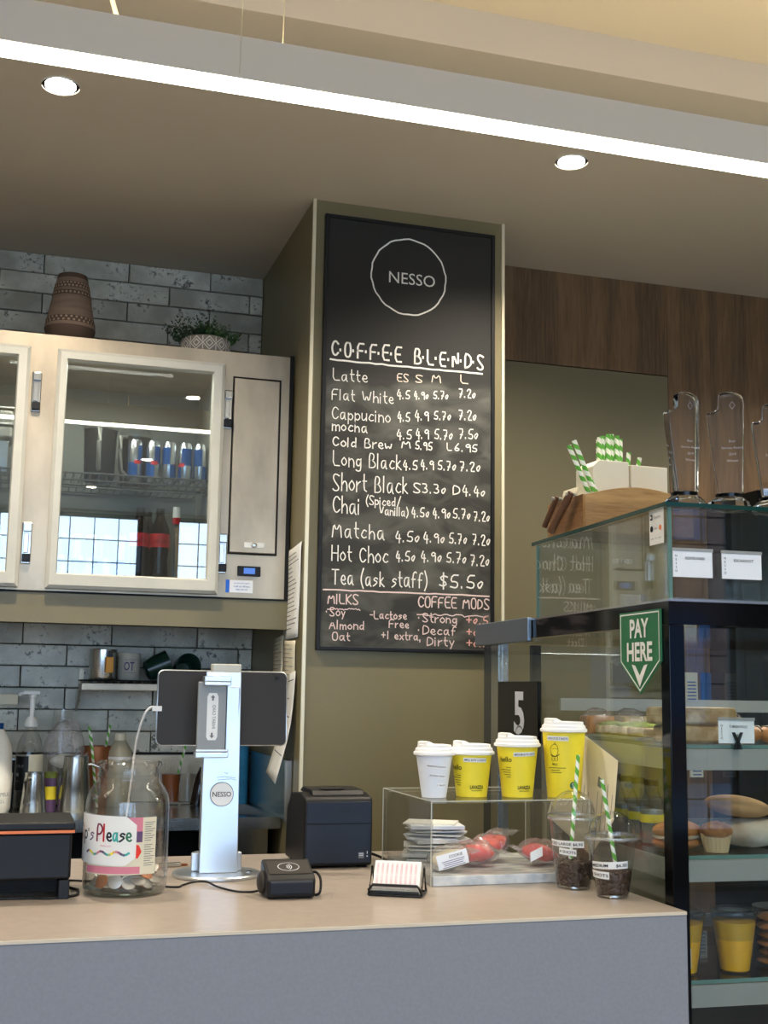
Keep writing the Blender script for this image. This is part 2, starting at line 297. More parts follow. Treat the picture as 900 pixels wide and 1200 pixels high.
# ---------------------------------------------------------------- writing
GL = {
'A':(6,'03 3D 63/17 57'),'B':(5,'03 0D 3D 4B 38 08 38 56 54 33 03'),'C':(5,'5B 3D 1C 09 07 14 33 55'),'D':(5,'03 0D 3C 5A 56 34 03'),'E':(5,'5D 0D 03 53/08 48'),'F':(5,'5D 0D 03/08 48'),
'H':(5,'0D 03/5D 53/08 58'),'I':(1,'0D 03'),'K':(5,'0D 03/5D 08 53'),'L':(5,'0D 03 53'),'M':(7,'03 1D 37 6D 73'),'N':(5,'03 0D 53 5D'),'O':(5,'3D 1D 0A 06 13 43 56 5A 4D 3D'),
'P':(5,'03 0D 3D 5B 59 37 07'),'Y':(5,'0D 38 6D/38 33'),'R':(5,'03 0D 3D 5B 49 08 38 53'),'G':(5,'5B 3D 1C 09 07 14 33 54 58 38'),'U':(5,'0D 05 13 43 55 5D'),'S':(5,'5C 3D 1D 0B 19 37 55 43 13 04'),'T':(6,'0D 6D/3D 33'),'V':(5,'0D 23 5D'),'W':(8,'0D 23 4A 63 8D'),
'a':(5,'49 19 06 13 34 49/49 44 53'),'b':(5,'0D 03 33 46 38 06'),'c':(4,'48 29 17 05 23 44'),'d':(5,'4D 43/47 29 06 13 34 46'),'e':(4,'06 46 39 19 06 14 33 44'),'f':(4,'4C 3D 1B 13/08 38'),
'g':(4,'48 19 06 14 34 48/49 41 20 01'),'h':(4,'0D 03/06 29 47 43'),'i':(1,'09 03/0B 0C'),'k':(4,'0D 03/39 06 43'),'l':(1,'0D 03'),'m':(6,'09 03/07 29 37 33/37 59 67 63'),'n':(4,'09 03/07 29 47 43'),
'o':(4,'29 07 05 23 45 47 29'),'p':(4,'09 00/07 29 47 45 23 05'),'r':(3,'09 03/06 18 39'),'s':(4,'48 29 07 46 24 03'),'t':(3,'1D 14 33/09 39'),'u':(4,'09 04 23 46/49 43'),'v':(4,'09 23 49'),
'w':(6,'09 13 37 53 69'),'x':(4,'09 43/49 03'),'y':(4,'09 24/49 10'),'z':(4,'09 49 03 43'),
'0':(3,'29 07 05 13 25 38 29'),'1':(2,'1D 13'),'2':(4,'0B 1D 3D 4B 03 43'),'3':(4,'0D 3D 39 18 38 45 23 04'),'4':(4,'2D 06 46/3A 32'),'5':(4,'4D 1D 08 38 46 33 04'),'6':(4,'3D 07 04 23 45 27 06'),
'7':(4,'0D 4D 13/17 37'),'8':(4,'2D 0B 46 23 05 4B 2D'),'9':(4,'4B 2D 0A 28 4B 43'),'$':(4,'4B 2C 0A 46 24 05/2E 22'),'+':(4,'25 2B/08 48'),'(':(2,'2E 09 05 21'),')':(2,'0E 29 25 01'),
'/':(4,'4E 02'),'.':(1,'03 04'),'-':(3,'08 38'),"'":(1,'0D 0B'),'·':(2,'07 08'),',':(1,'04 01'),' ':(3,'')}
def chaikin(p):
    if len(p) < 3: return p
    q = [p[0]]
    for a, b in zip(p, p[1:]):
        q += [(a[0]*.75+b[0]*.25, a[1]*.75+b[1]*.25), (a[0]*.25+b[0]*.75, a[1]*.25+b[1]*.75)]
    return q+[p[-1]]
def hand_strokes(txt, seed=0, soft=1):
    rnd = random.Random(seed); x = 0; out = []
    for ch in txt:
        w, g = GL.get(ch, GL['·']); dy = rnd.uniform(-.03, .03); k = rnd.uniform(.94, 1.06)
        for st in (g.split('/') if g else []):
            p = [(x+int(t[0])/10*k, (int(t[1], 16)-3)/10*k+dy) for t in st.split()]
            for _ in range(soft): p = chaikin(p)
            out.append(p)
        x += w/10+.2
    return out, x-.2
def ribbon(pts, w):
    vs = []; n = len(pts)
    for i in range(n):
        a = pts[max(i-1, 0)]; b = pts[min(i+1, n-1)]; dx, dy = b[0]-a[0], b[1]-a[1]; l = math.hypot(dx, dy) or 1
        ex = w/2; nx, ny = -dy/l*ex, dx/l*ex
        px, py = pts[i]
        if i == 0: px -= dx/l*ex*.8; py -= dy/l*ex*.8
        if i == n-1: px += dx/l*ex*.8; py += dy/l*ex*.8
        vs += [(px+nx, py+ny), (px-nx, py-ny)]
    return vs, [(2*i, 2*i+1, 2*i+3, 2*i+2) for i in range(n-1)]
def hand(txt, w, h, sw, seed=0, slope=0):       # 2-D handwriting of width w, cap height h
    st, tw = hand_strokes(txt, seed); kx = w/tw; V2 = []; F2 = []
    for p in st:
        p = [(x*kx, y*h+x*kx*slope) for x, y in p]; v, f = ribbon(p, sw); n = len(V2); V2 += v; F2 += [tuple(i+n for i in q) for q in f]
    return V2, F2
_tc = {}
def typed(txt, w=None, h=.01, align='L', bold=0):          # 2-D printed lettering, cap height h, optional total width w
    key = (txt, bold)
    if key not in _tc:
        cu = bpy.data.curves.new('lettering', 'FONT'); cu.body = txt; cu.size = 1; cu.resolution_u = 3; cu.offset = bold
        ob = bpy.data.objects.new('lettering', cu); me = bpy.data.meshes.new_from_object(ob)
        _tc[key] = ([(v.co.x, v.co.y) for v in me.vertices], [tuple(p.vertices) for p in me.polygons])
        bpy.data.objects.remove(ob); bpy.data.meshes.remove(me); bpy.data.curves.remove(cu)
    vs, fs = _tc[key]; x0 = min(v[0] for v in vs); x1 = max(v[0] for v in vs)
    ky = h/.72; kx = (w/(x1-x0)) if w else ky
    off = {'L': 0, 'C': -(x1-x0)*kx/2, 'R': -(x1-x0)*kx}[align]
    return [((x-x0)*kx+off, y*ky) for x, y in vs], fs
def rect2(w, h, n=4, x0=None, y0=None):
    x0 = -w/2 if x0 is None else x0; y0 = -h/2 if y0 is None else y0
    vs = []; fs = []
    for i in range(n+1): vs += [(x0+w*i/n, y0), (x0+w*i/n, y0+h)]
    fs = [(2*i, 2*i+2, 2*i+3, 2*i+1) for i in range(n)]
    return vs, fs
def ring2(r, w, n=40, sx=1):
    vs = []
    for i in range(n):
        a = 2*PI*i/n; vs += [(math.cos(a)*r*sx, math.sin(a)*r), (math.cos(a)*(r-w)*sx, math.sin(a)*(r-w))]
    return vs, [(2*i, 2*((i+1) % n), 2*((i+1) % n)+1, 2*i+1) for i in range(n)]
def disc2(r, n=32): return [(math.cos(2*PI*i/n)*r, math.sin(2*PI*i/n)*r) for i in range(n)], [tuple(range(n))]
def poly2(p): return list(p), [tuple(range(len(p)))]
def shift(s, dx, dy): return [(x+dx, y+dy) for x, y in s[0]], s[1]
def merge(*ss):
    V2 = []; F2 = []
    for v, f in ss:
        n = len(V2); V2 += list(v); F2 += [tuple(i+n for i in q) for q in f]
    return V2, F2
def on(name, shape, fn, mat_, parent=None, **k):           # lay a 2-D shape on a surface
    return obj(name, MB().add([fn(x, y) for x, y in shape[0]], shape[1]), mat_, parent, fix=False, **k)
def plane_fn(o, u, v, n=None, off=.0006):
    o, u, v = Vector(o), Vector(u).normalized(), Vector(v).normalized(); n = Vector(n).normalized() if n else u.cross(v)
    return lambda x, y: o+u*x+v*y+n*off
def cone_fn(c, rz, t0, off=.0006):                          # rz(z) radius at height above c
    return lambda x, y: Vector((c[0]+(rz(y)+off)*math.cos(t0+x/rz(y)), c[1]+(rz(y)+off)*math.sin(t0+x/rz(y)), c[2]+y))

# ---------------------------------------------------------------- the room
struct(boxo('floor', -4, 5, -4.2, 4.4, -.1, 0, M['floor']))
CH = 2.88
struct(boxo('ceiling', -4, 5, 2.505, 4.4, CH, CH+.13, M['ceil']))
struct(boxo('ceiling_raised', -4, 5, -4.2, 2.505, 2.983, 3.08, M['ceil2']))
struct(boxo('wall_left', -4.1, -4, -4.2, 4.4, 0, 3.05, M['wall']))
struct(boxo('wall_right', 5, 5.1, -4.2, 4.4, 0, 3.05, M['wall']))
# the street side behind the viewer: a wall of windows
wf = bpy.data.objects.new('wall_front', None); COL.objects.link(wf); wf['kind'] = 'structure'
for z0, z1 in ((0, .35), (2.96, 3.05)): boxo('wall_section', -4, 5, -4.2, -4.05, z0, z1, M['wall'], wf)
xs = [-4, -3.7, -1.85, -1.7, -.3, -.2, 1.13, 1.42, 2.85, 2.95, 4.6, 5]
for a, b in zip(xs[::2], xs[1::2]): boxo('pier', a, b, -4.2, -4.05, .35, 2.96, M['wall'], wf)
for i, (a, b) in enumerate(zip(xs[1::2], xs[2::2])):
    w = bpy.data.objects.new('window_%d' % (i+1), None); COL.objects.link(w); w['kind'] = 'structure'
    fr = MB(); fr.box(a, b, -4.14, -4.1, .35, .4).box(a, b, -4.14, -4.1, 2.92, 2.96)
    fr.box(a, a+.05, -4.14, -4.1, .4, 2.92).box(b-.05, b, -4.14, -4.1, .4, 2.92)
    obj('window_frame', fr, M['charcoal'], w)
    for k in range(1, 12): boxo('glazing_bar', a, b, -4.135, -4.12, .4+k*.21, .41+k*.21, M['charcoal'], w)
    nb = round((b-a)/.24)
    for k in range(1, nb): boxo('glazing_bar', a+(b-a)*k/nb-.005, a+(b-a)*k/nb+.005, -4.134, -4.118, .4, 2.92, M['charcoal'], w)

# brick building across the street, seen only as a reflection in the glass
bb = bpy.data.objects.new('wall_across_street', None); COL.objects.link(bb); bb['kind'] = 'structure'
boxo('brick_front', 4.8, 20, -14.6, -14.2, -.5, 8, mat('street_brick', (128, 98, 82), .9, var=.15, scale=3), bb)
for i in range(6):
    for k in range(2): boxo('street_window', 5.6+2.4*i, 6.9+2.4*i, -14.25, -14.15, .9+3*k, 2.7+3*k, mat('street_pane', (60, 84, 120), .2) if i+k == 0 else bpy.data.materials['street_pane'], bb)
struct(boxo('floor_street', -20, 22, -20, -4.3, -.15, -.05, mat('asphalt', (112, 114, 118), .9)))
# tiled wall
wb = struct(boxo('wall_back', -4, 1.2, 4.285, 4.4, 0, CH, M['grout']))
TW, TH = .2935, .072
def tile_mesh(w, seed):
    rnd = random.Random(seed); g = .0014; mb = MB(); x0, x1, z0, z1 = g, w-g, g, TH-g; b = .002
    j = lambda: rnd.uniform(-.0012, .0012)
    y0, y1, yb = 4.270+j(), 4.274, 4.286
    ys = [y0+j() for _ in range(4)]
    vs = [(x0+b, ys[0], z0+b), (x1-b, ys[1], z0+b), (x1-b, ys[2], z1-b), (x0+b, ys[3], z1-b), (x0, y1, z0), (x1, y1, z0), (x1, y1, z1), (x0, y1, z1), (x0, yb, z0), (x1, yb, z0), (x1, yb, z1), (x0, yb, z1)]
    fs = [(0,1,2,3)]+[(i, 4+i, 4+(i+1) % 4, (i+1) % 4) for i in range(4)]+[(4+i, 8+i, 8+(i+1) % 4, 4+(i+1) % 4) for i in range(4)]
    me = bpy.data.meshes.new('tile'); mb.add(vs, fs); me.from_pydata(mb.v, [], mb.f); me.materials.append(M['tile']); bm = bmesh.new(); bm.from_mesh(me); bmesh.ops.recalc_face_normals(bm, faces=bm.faces); bm.to_mesh(me); bm.free(); return me
full = [tile_mesh(TW, s) for s in range(6)]; cut = {}
for k in range(-4, 20):
    z = 1.44+TH*k
    if z+TH > CH+.004 or (1.66 <= z and z+TH < 2.42): continue
    if z < 1.13: continue
    # z phases of the two visible bands are one continuous bond
    x = .038+(TW/2 if (k % 2 == 0) else 0)-TW*7
    while x < .82:
        w = TW if x+TW <= .822 else round(.822-x, 3)
        if w > .02 and x > -1.6:
            me = random.choice(full) if w == TW else cut.setdefault(w, tile_mesh(w, 11))
            t = bpy.data.objects.new('tile', me); t.location = (x, 0, z); COL.objects.link(t); t.parent = wb
        x += TW

# column that carries the menu board
wm = struct(boxo('wall_column', .822, 1.454, 3.49, 4.4, 0, CH, M['olive']))
boxo('corner_trim', .819, .829, 3.483, 3.493, 0, CH, M['trim'], wm)
boxo('corner_trim', 1.447, 1.457, 3.483, 3.493, 0, CH, M['trim'], wm)
# timber and olive wall to the right
wr = struct(boxo('wall_rear', 1.454, 5, 3.86, 4.4, 0, CH, M['dark']))
xs = [1.456, 2.254, 3.05, 3.85, 4.65]
boxo('wood_panel', 1.456, 2.252, 3.84, 3.862, 2.535, CH, M['wood'], wr)
boxo('olive_panel', 1.456, 2.252, 3.84, 3.862, .0, 2.531, M['olive_dark'], wr)
for a, b in zip(xs[1:], xs[2:]): boxo('wood_panel', a, b-.002, 3.84, 3.862, 0, CH, M['wood'], wr)
# boxed olive ledge under the fridge
struct(boxo('trim_1', -1.6, .818, 3.70, 3.722, 1.558, 1.646, M['olive']))
struct(boxo('trim_2', -1.6, .818, 3.724, 4.266, 1.60, 1.646, M['olive_dark']))

# ceiling lights
def downlight(x, y, z, lab, grp):
    t = thing('downlight', lab, 'ceiling light', (x, y, z), 0, grp)
    obj('trim_ring', MB().lathe([(.047, -.004), (.047, 0), (.038, 0), (.038, -.004)], n=32, cap0=False, cap1=False), M['white'], t, smooth=30)
    obj('lens', MB().lathe([(.038, -.003), (.038, 0)], n=32), M['dl'], t)
    lamp('SPOT', 'downlight_lamp', (x, y, z-.02), 58, (1, .885, .72), .04, spot=140)
    return t
downlight(.041, 2.998, CH, 'round recessed downlight in the low ceiling above the fridge', 'downlights')
downlight(1.454, 2.985, CH, 'round recessed downlight in the low ceiling above the menu column', 'downlights')
for x, y, s in ((.86, -1.3, 'nearer one over the customer side'), (.56, -2.7, 'farther one over the customer side')):
    downlight(x, y, 2.983, 'added unseen fill downlight in the raised ceiling, '+s, 'downlights')
for x, s in ((-1.37, 'left of the fridge'), (2.87, 'beyond the trophies')):
    downlight(x, 2.99, CH, 'round recessed downlight in the low ceiling '+s, 'downlights')
for x, s in ((-.55, 'left one over the queue'), (.9, 'middle one over the queue'), (2.35, 'right one over the queue')):
    downlight(x, .7, 2.983, 'added unseen fill downlight in the raised ceiling, '+s, 'downlights')  # unseen row added as warm fill for pendant side, counter and menu
pd = thing('linear_pendant', 'long suspended grey linear light with a glowing white underside', 'pendant light', (0, 2.09, 2.49))
boxo('housing', -2.6, 3.6, 0, .055, .003, .088, M['pend'], pd, bevel=.002)
boxo('diffuser', -2.6, 3.6, .001, .054, -.001, .004, M['led'], pd)
boxo('added_uplight', -2.6, 3.6, .006, .049, .0882, .0886, M['fillup'], pd)  # glowing strip added on top of the housing to brighten the ceilings
for x, lab in ((.345, None), (.43, None)):
    obj('suspension_wire', MB().tube([(x, (.0 if x < .4 else .03)-.002, .012 if x < .4 else .08), (x+.004, (.0 if x < .4 else .03)-.002, .49)], .0011, 6), M['trim'], pd)
cb = obj('light_cable', MB().tube([(.165+.01*i, 2.165, 2.585+.0026*i*i+.02*math.sin(i*.55)) for i in range(-6, 0)][::-1]+[(.08, 2.165, 2.73), (.02, 2.165, 2.85), (0.0, 2.165, 2.983)], .005, 8), M['cablew'], smooth=60)
tag(cb, 'cream power cable dropping from the raised ceiling to the linear pendant', 'cable')

# ---------------------------------------------------------------- menu board
bd = thing('menu_board', 'tall chalkboard coffee menu with handwritten prices on the olive column', 'menu board', (0, 0, 0))
boxo('board_panel', .868, 1.409, 3.478, 3.488, 1.502, 2.824, chalkboard_mat(), bd)
fm = MB(); fm.box(.857, .869, 3.472, 3.4885, 1.491, 2.834).box(1.408, 1.42, 3.472, 3.4885, 1.491, 2.834).box(.869, 1.408, 3.472, 3.4885, 1.491, 1.503).box(.869, 1.408, 3.472, 3.4885, 2.823, 2.834)
obj('board_frame', fm, M['black'], bd, bevel=.002)
bfn = lambda x0, z0: (lambda x, y: Vector((x0+x, 3.4772, z0+y)))
cm = {'w': M['chalk'], 'p': M['chalkc'], 'r': M['chalkp'], 'k': M['chalkr']}
BOARD = [
('C·O·F·F·E·E',0.887,2.384,1.108,2.386,0.045,0.0059,'w'),
('B·L·E·N·D·S',1.153,2.385,1.381,2.387,0.046,0.0059,'w'),
('Latte',0.892,2.307,1.000,2.311,0.035,0.0029,'w'),
('ES',1.097,2.323,1.132,2.323,0.024,0.0034,'p'),
('S',1.157,2.325,1.179,2.326,0.024,0.0034,'p'),
('M',1.210,2.330,1.238,2.330,0.025,0.0034,'p'),
('L',1.306,2.335,1.329,2.335,0.025,0.0034,'p'),
('Flat White',0.890,2.247,1.085,2.251,0.034,0.0029,'w'),
('4.5',1.096,2.268,1.138,2.271,0.027,0.0038,'w'),
('4.90',1.152,2.272,1.199,2.275,0.024,0.0038,'w'),
('5.70',1.216,2.277,1.264,2.280,0.024,0.0038,'w'),
('7.20',1.301,2.289,1.355,2.291,0.027,0.0038,'w'),
('Cappucino',0.892,2.187,1.075,2.192,0.037,0.0031,'w'),
('4.5',1.099,2.197,1.139,2.199,0.029,0.0038,'w'),
('4.9',1.155,2.205,1.200,2.207,0.030,0.0038,'w'),
('5.70',1.219,2.211,1.273,2.213,0.027,0.0038,'w'),
('7.20',1.301,2.218,1.358,2.220,0.030,0.0038,'w'),
('mocha',0.893,2.151,1.003,2.154,0.032,0.0036,'w'),
('4.5',1.097,2.141,1.145,2.144,0.029,0.0036,'w'),
('4.9',1.159,2.147,1.200,2.149,0.029,0.0036,'w'),
('5.70',1.221,2.149,1.279,2.152,0.030,0.0036,'w'),
('7.50',1.302,2.158,1.364,2.160,0.030,0.0036,'w'),
('Cold Brew',0.896,2.104,1.082,2.107,0.029,0.0036,'w'),
('M',1.114,2.114,1.140,2.115,0.021,0.0038,'w'),
('5.95',1.159,2.113,1.212,2.114,0.024,0.0038,'w'),
('L',1.262,2.117,1.276,2.118,0.022,0.0034,'w'),
('6.95',1.288,2.117,1.362,2.119,0.024,0.0038,'w'),
('Long Black',0.898,2.044,1.113,2.045,0.044,0.0034,'w'),
('4.5',1.119,2.048,1.165,2.049,0.029,0.0038,'w'),
('4.9',1.176,2.052,1.218,2.053,0.029,0.0038,'w'),
('5.70',1.233,2.054,1.291,2.055,0.029,0.0038,'w'),
('7.20',1.306,2.056,1.372,2.058,0.030,0.0038,'w'),
('Short Black',0.899,1.969,1.135,1.973,0.052,0.0036,'w'),
('S3.30',1.154,1.977,1.258,1.980,0.029,0.0038,'w'),
('D4.40',1.283,1.979,1.389,1.980,0.029,0.0038,'w'),
('Chai',0.901,1.901,0.983,1.898,0.049,0.0036,'w'),
('(Spiced/',1.004,1.931,1.112,1.932,0.026,0.0031,'w'),
('Vanilla)',1.047,1.902,1.137,1.902,0.026,0.0031,'w'),
('4.50',1.148,1.902,1.205,1.903,0.029,0.0038,'w'),
('4.90',1.217,1.904,1.274,1.904,0.029,0.0038,'w'),
('5.70',1.284,1.905,1.340,1.905,0.029,0.0038,'w'),
('7.20',1.353,1.901,1.404,1.901,0.029,0.0038,'w'),
('Matcha',0.900,1.827,1.062,1.827,0.046,0.0036,'w'),
('4.50',1.097,1.824,1.174,1.825,0.031,0.0038,'w'),
('4.90',1.187,1.826,1.256,1.827,0.031,0.0038,'w'),
('5.70',1.272,1.827,1.329,1.828,0.032,0.0038,'w'),
('7.20',1.349,1.826,1.405,1.826,0.032,0.0038,'w'),
('Hot Choc',0.900,1.757,1.074,1.755,0.046,0.0036,'w'),
('4.50',1.100,1.764,1.161,1.765,0.031,0.0038,'w'),
('4.90',1.180,1.768,1.246,1.768,0.031,0.0038,'w'),
('5.70',1.264,1.767,1.327,1.767,0.031,0.0038,'w'),
('7.20',1.343,1.762,1.403,1.762,0.032,0.0038,'w'),
('Tea (ask staff)',0.902,1.685,1.200,1.686,0.046,0.0038,'w'),
('$5.50',1.241,1.689,1.384,1.690,0.039,0.0045,'w'),
('MILKS',0.891,1.628,0.983,1.629,0.028,0.0036,'r'),
('COFFEE MODS',1.174,1.628,1.403,1.628,0.031,0.0038,'r'),
('·Soy',0.887,1.592,0.944,1.591,0.025,0.0031,'r'),
('-Lactose',1.022,1.588,1.136,1.588,0.023,0.0031,'r'),
('Almond',0.897,1.554,1.005,1.554,0.024,0.0031,'r'),
('Free',1.082,1.563,1.144,1.561,0.023,0.0031,'r'),
('Oat',0.907,1.521,0.960,1.520,0.023,0.0031,'r'),
('+1 extra,',1.059,1.529,1.182,1.525,0.023,0.0031,'r'),
('·Strong',1.175,1.583,1.297,1.580,0.026,0.0034,'r'),
('+0.5',1.330,1.581,1.400,1.582,0.026,0.0036,'k'),
('·Decaf',1.175,1.546,1.295,1.544,0.026,0.0034,'r'),
('+0.5',1.331,1.545,1.400,1.545,0.026,0.0036,'k'),
('Dirty',1.203,1.513,1.289,1.511,0.026,0.0034,'r'),
('+0.5',1.331,1.511,1.401,1.512,0.026,0.0036,'k')
]
for i, (t, xa, za, xb, zb, h, sw, c) in enumerate(BOARD):
    on('chalk_lettering', hand(t, xb-xa, h, max(sw, .0032), i, (zb-za)/(xb-xa)*.6), bfn(xa, za), cm[c], bd)
def wob(x0, x1, n, a, seed):
    r = random.Random(seed); return [(x0+(x1-x0)*i/n, r.uniform(-a, a)) for i in range(n+1)]
for x0, x1, z, w, a, m in ((.882, 1.378, 2.371, .0055, .0012, 'w'), (.876, 1.403, 1.669, .0045, .001, 'r'), (.89, .99, 1.613, .003, .003, 'r'), (1.17, 1.4, 1.605, .003, .0035, 'r')):
    on('chalk_rule', ribbon(wob(x0, x1, 24, a, z*10), w), bfn(0, z), cm[m], bd)
on('logo_ring', ribbon([(math.cos(2*PI*i/48)*(.123+.0015*math.sin(i*2.1)), math.sin(2*PI*i/48)*(.123+.0015*math.sin(i*1.7))) for i in range(49)], .0048), bfn(1.13, 2.661), cm['w'], bd)
on('logo_lettering', typed('NESSO', .152, .038, 'C'), bfn(1.141, 2.637), cm['w'], bd)

# ---------------------------------------------------------------- wall fridge
FX0, FX1, FY, FZ0, FZ1 = -.60, .806, 3.70, 1.652, 2.428
fr = thing('display_fridge', 'stainless steel wall fridge with glass doors over the back bench', 'fridge')
sh = MB()
sh.box(FX0, FX1, FY, 4.262, 2.385, FZ1).box(FX0, FX1, FY, 4.262, FZ0, 1.70).box(FX0, FX0+.04, FY, 4.262, 1.70, 2.385).box(.600, .624, FY, 4.262, 1.70, 2.385).box(.003, .092, FY, FY+.03, 1.70, 2.385)
sh.box(.777, FX1, FY, 4.262, 1.70, 2.385).box(.624, .777, FY, 4.262, 2.35, 2.385).box(.624, .777, FY, 4.262, 1.70, 1.785).box(.626, .777, FY+.02, FY+.1, 1.785, 2.35)
obj('shell', sh, M['steel'], fr)
boxo('liner_back', FX0+.04, .6, 4.20, 4.25, 1.70, 2.385, M['fback'], fr)
boxo('liner_side', .590, .5995, FY+.03, 4.2, 1.702, 2.383, M['fin'], fr)
boxo('liner_floor', FX0+.04, .6, FY+.03, 4.2, 1.7005, 1.706, M['fin'], fr)
boxo('seal_strip', .806, .8175, FY-.004, FY+.02, 1.646, 2.432, M['dark'], fr)
boxo('bottom_lip', FX0, .806, FY-.004, FY+.02, 1.646, 1.6515, M['dark'], fr)
# service panel
pn = boxo('service_panel', .629, .774, FY-.006, FY+.018, 1.791, 2.344, M['steel'], fr, bevel=.003)
bm_ = MB(); a, b, c, d = .624, .779, 1.786, 2.349; e = .004
bm_.box(a, b, FY-.003, FY+.001, c, c+e).box(a, b, FY-.003, FY+.001, d-e, d).box(a, a+e, FY-.003, FY+.001, c+e, d-e).box(b-e, b, FY-.003, FY+.001, c+e, d-e)
obj('panel_gap', bm_, M['dark'], fr)
lk = obj('panel_lock', MB().lathe([(.009, 0), (.009, .006), (.004, .008)], n=14).xf(Matrix.Translation((.705, FY-.006, 1.815)) @ Matrix.Rotation(PI/2, 4, 'X')), M['steel2'], fr)
boxo('tape_strip', .675, .738, FY-.0075, FY-.0062, 1.808, 1.824, M['paper'], fr)
th = boxo('thermostat', .657, .729, FY-.008, FY+.004, 1.719, 1.750, M['black'], fr, bevel=.002)
boxo('thermostat_screen', .676, .711, FY-.009, FY-.0079, 1.726, 1.744, M['lcd'], th)
st = boxo('service_sticker', .622, .707, FY-.0015, FY, 1.667, 1.706, M['cardw'], fr)
boxo('sticker_band', .622, .634, FY-.002, FY-.0014, 1.667, 1.706, M['canblue'], st)
on('sticker_print', merge(typed('Call us direct', .05, .006, 'C'), shift(typed('service and repairs', .05, .004, 'C'), 0, .011), shift(typed('0800 200 300', .036, .004, 'C'), 0, -.009)), plane_fn((.672, FY-.0016, 1.684), (1,0,0), (0,0,1)), M['canblue'], st)
def hinge(x, z):
    h = boxo('hinge', x-.014, x+.014, FY-.008, FY, z-.062, z+.062, M['steel2'], fr, bevel=.003)
    for dz, s in ((.045, .012), (-.045, .012)):
        boxo('hinge_cam', x-.011, x+.013, FY-.02, FY-.008, z+dz-s, z+dz+s, M['black'] if dz < 0 else M['steel2'], h, bevel=.002)
    boxo('hinge_bar', x-.009, x+.006, FY-.013, FY-.008, z-.03, z+.03, M['steel2'], h, bevel=.002)
hinge(.031, 2.258-.012); hinge(.028, 1.79); hinge(.609, 2.240); hinge(.607, 1.786)
def door(x0, x1, handed):
    d = bpy.data.objects.new('door', None); COL.objects.link(d); d.parent = fr
    z0, z1, w, y0, y1 = 1.658, 2.380, .036, FY-.034, FY-.004
    f = MB()
    def rail(p, q, inn0, inn1):       # mitred frame bar with a stepped inner lip
        pass
    o = [(x0, z0), (x1, z0), (x1, z1), (x0, z1)]; i1 = [(x0+.010, z0+.010), (x1-.010, z0+.010), (x1-.010, z1-.010), (x0+.010, z1-.010)]
    i2 = [(x0+.028, z0+.040), (x1-.034, z0+.040), (x1-.034, z1-.030), (x0+.028, z1-.030)]
    i3 = [(x0+.031, z0+.046), (x1-.038, z0+.046), (x1-.038, z1-.034), (x0+.031, z1-.034)]
    loops = [(o, y1), (o, y0+.006), (i1, y0), (i2, y0), (i3, y0+.012), (i3, y1)]
    for k in range(4):
        l = (k+1) % 4; vs = []
        for lp, y in loops: vs += [(lp[k][0], y, lp[k][1]), (lp[l][0], y, lp[l][1])]
        n = len(loops); fs = [(2*j, 2*j+1, (2*j+3) % (2*n), (2*j+2) % (2*n)) for j in range(n)]
        fs += [tuple(2*j for j in range(n)), tuple(2*j+1 for j in reversed(range(n)))]
        obj('frame_bar', MB().add(vs, fs), M['frame'], d)
    boxo('pane', i3[0][0]-.002, i3[1][0]+.002, y0+.014, y0+.018, i3[0][1]-.002, i3[2][1]+.002, M['dglass'], d)
    return d
door(.087, .594, 1); door(-.487, .010, 1)
lamp('AREA', 'fridge_lamp', (.2, 3.8, 2.36), 3.0, (1, .97, .86), .5, .04)

def rack(x0, x1, z):
    r = bpy.data.objects.new('wire_shelf', None); COL.objects.link(r); r.parent = fr
    y0, y1 = 3.79, 4.19
    for yy, zz in ((y0, z), (y0, z-.022), (y0, z-.045), (4.0, z-.004), (y1, z)): obj('rod', MB().tube([(x0, yy, zz), (x1, yy, zz)], .0032, 6), M['rackm'], r, smooth=60)
    n = int((x1-x0)/.024)
    for i in range(n+1):
        x = x0+(x1-x0)*i/n; obj('wire', MB().tube([(x, y1, z+.003), (x, y0, z+.003), (x, y0, z-.045)], .0018, 4), M['rackm'], r)
rack(.108, .578, 2.025); rack(-.46, -.01, 2.025)

def can(x, y, z, lab, grp, r=.0215, h=.135, rot=0, kind=0):
    t = thing('drink_can', lab, 'drink can', (x, y, z), rot, grp)
    body = MB().lathe([(r*.8, 0), (r, .008), (r, h-.012), (r*.82, h-.002), (r*.8, h)], n=20)
    obj('body', body, M['cansilver'], t, smooth=35)
    # slanted blue quarters
    for k, (a0, z0, z1) in enumerate(((0, .012, .062), (PI/2, .062, .118), (PI, .012, .062), (1.5*PI, .062, .118))):
        obj('blue_field', MB().grid(6, 1, lambda u, v: ((r+.0004)*math.cos(a0+u*PI/2), (r+.0004)*math.sin(a0+u*PI/2), z0+(z1-z0)*v)), M['canblue'], t, smooth=60)
    obj('red_mark', MB().grid(4, 1, lambda u, v: ((r+.0008)*math.cos(-PI/2-.5+u), (r+.0008)*math.sin(-PI/2-.5+u), .057+.012*v)), M['colared'], t, smooth=60)
    return t
names = ['leftmost', 'second from the left', 'middle', 'second from the right', 'rightmost']
for i, x in enumerate((.352, .410, .462, .514, .562)):
    can(x, 3.93, 2.030, 'slim drink can on the wire shelf, '+names[i]+' of its row', 'drink cans on the wire shelf', rot=[.3, .1, PI/2, -.7, PI/2+.2][i], r=.0225, h=.137)
for i, x in enumerate((.132, .178, .224, .270, .316)):
    can(x, 3.87, 1.7065, 'blue drink can on the fridge floor, '+names[i]+' of its row', 'drink cans on the fridge floor', rot=i*.9, r=.0225, h=.137)
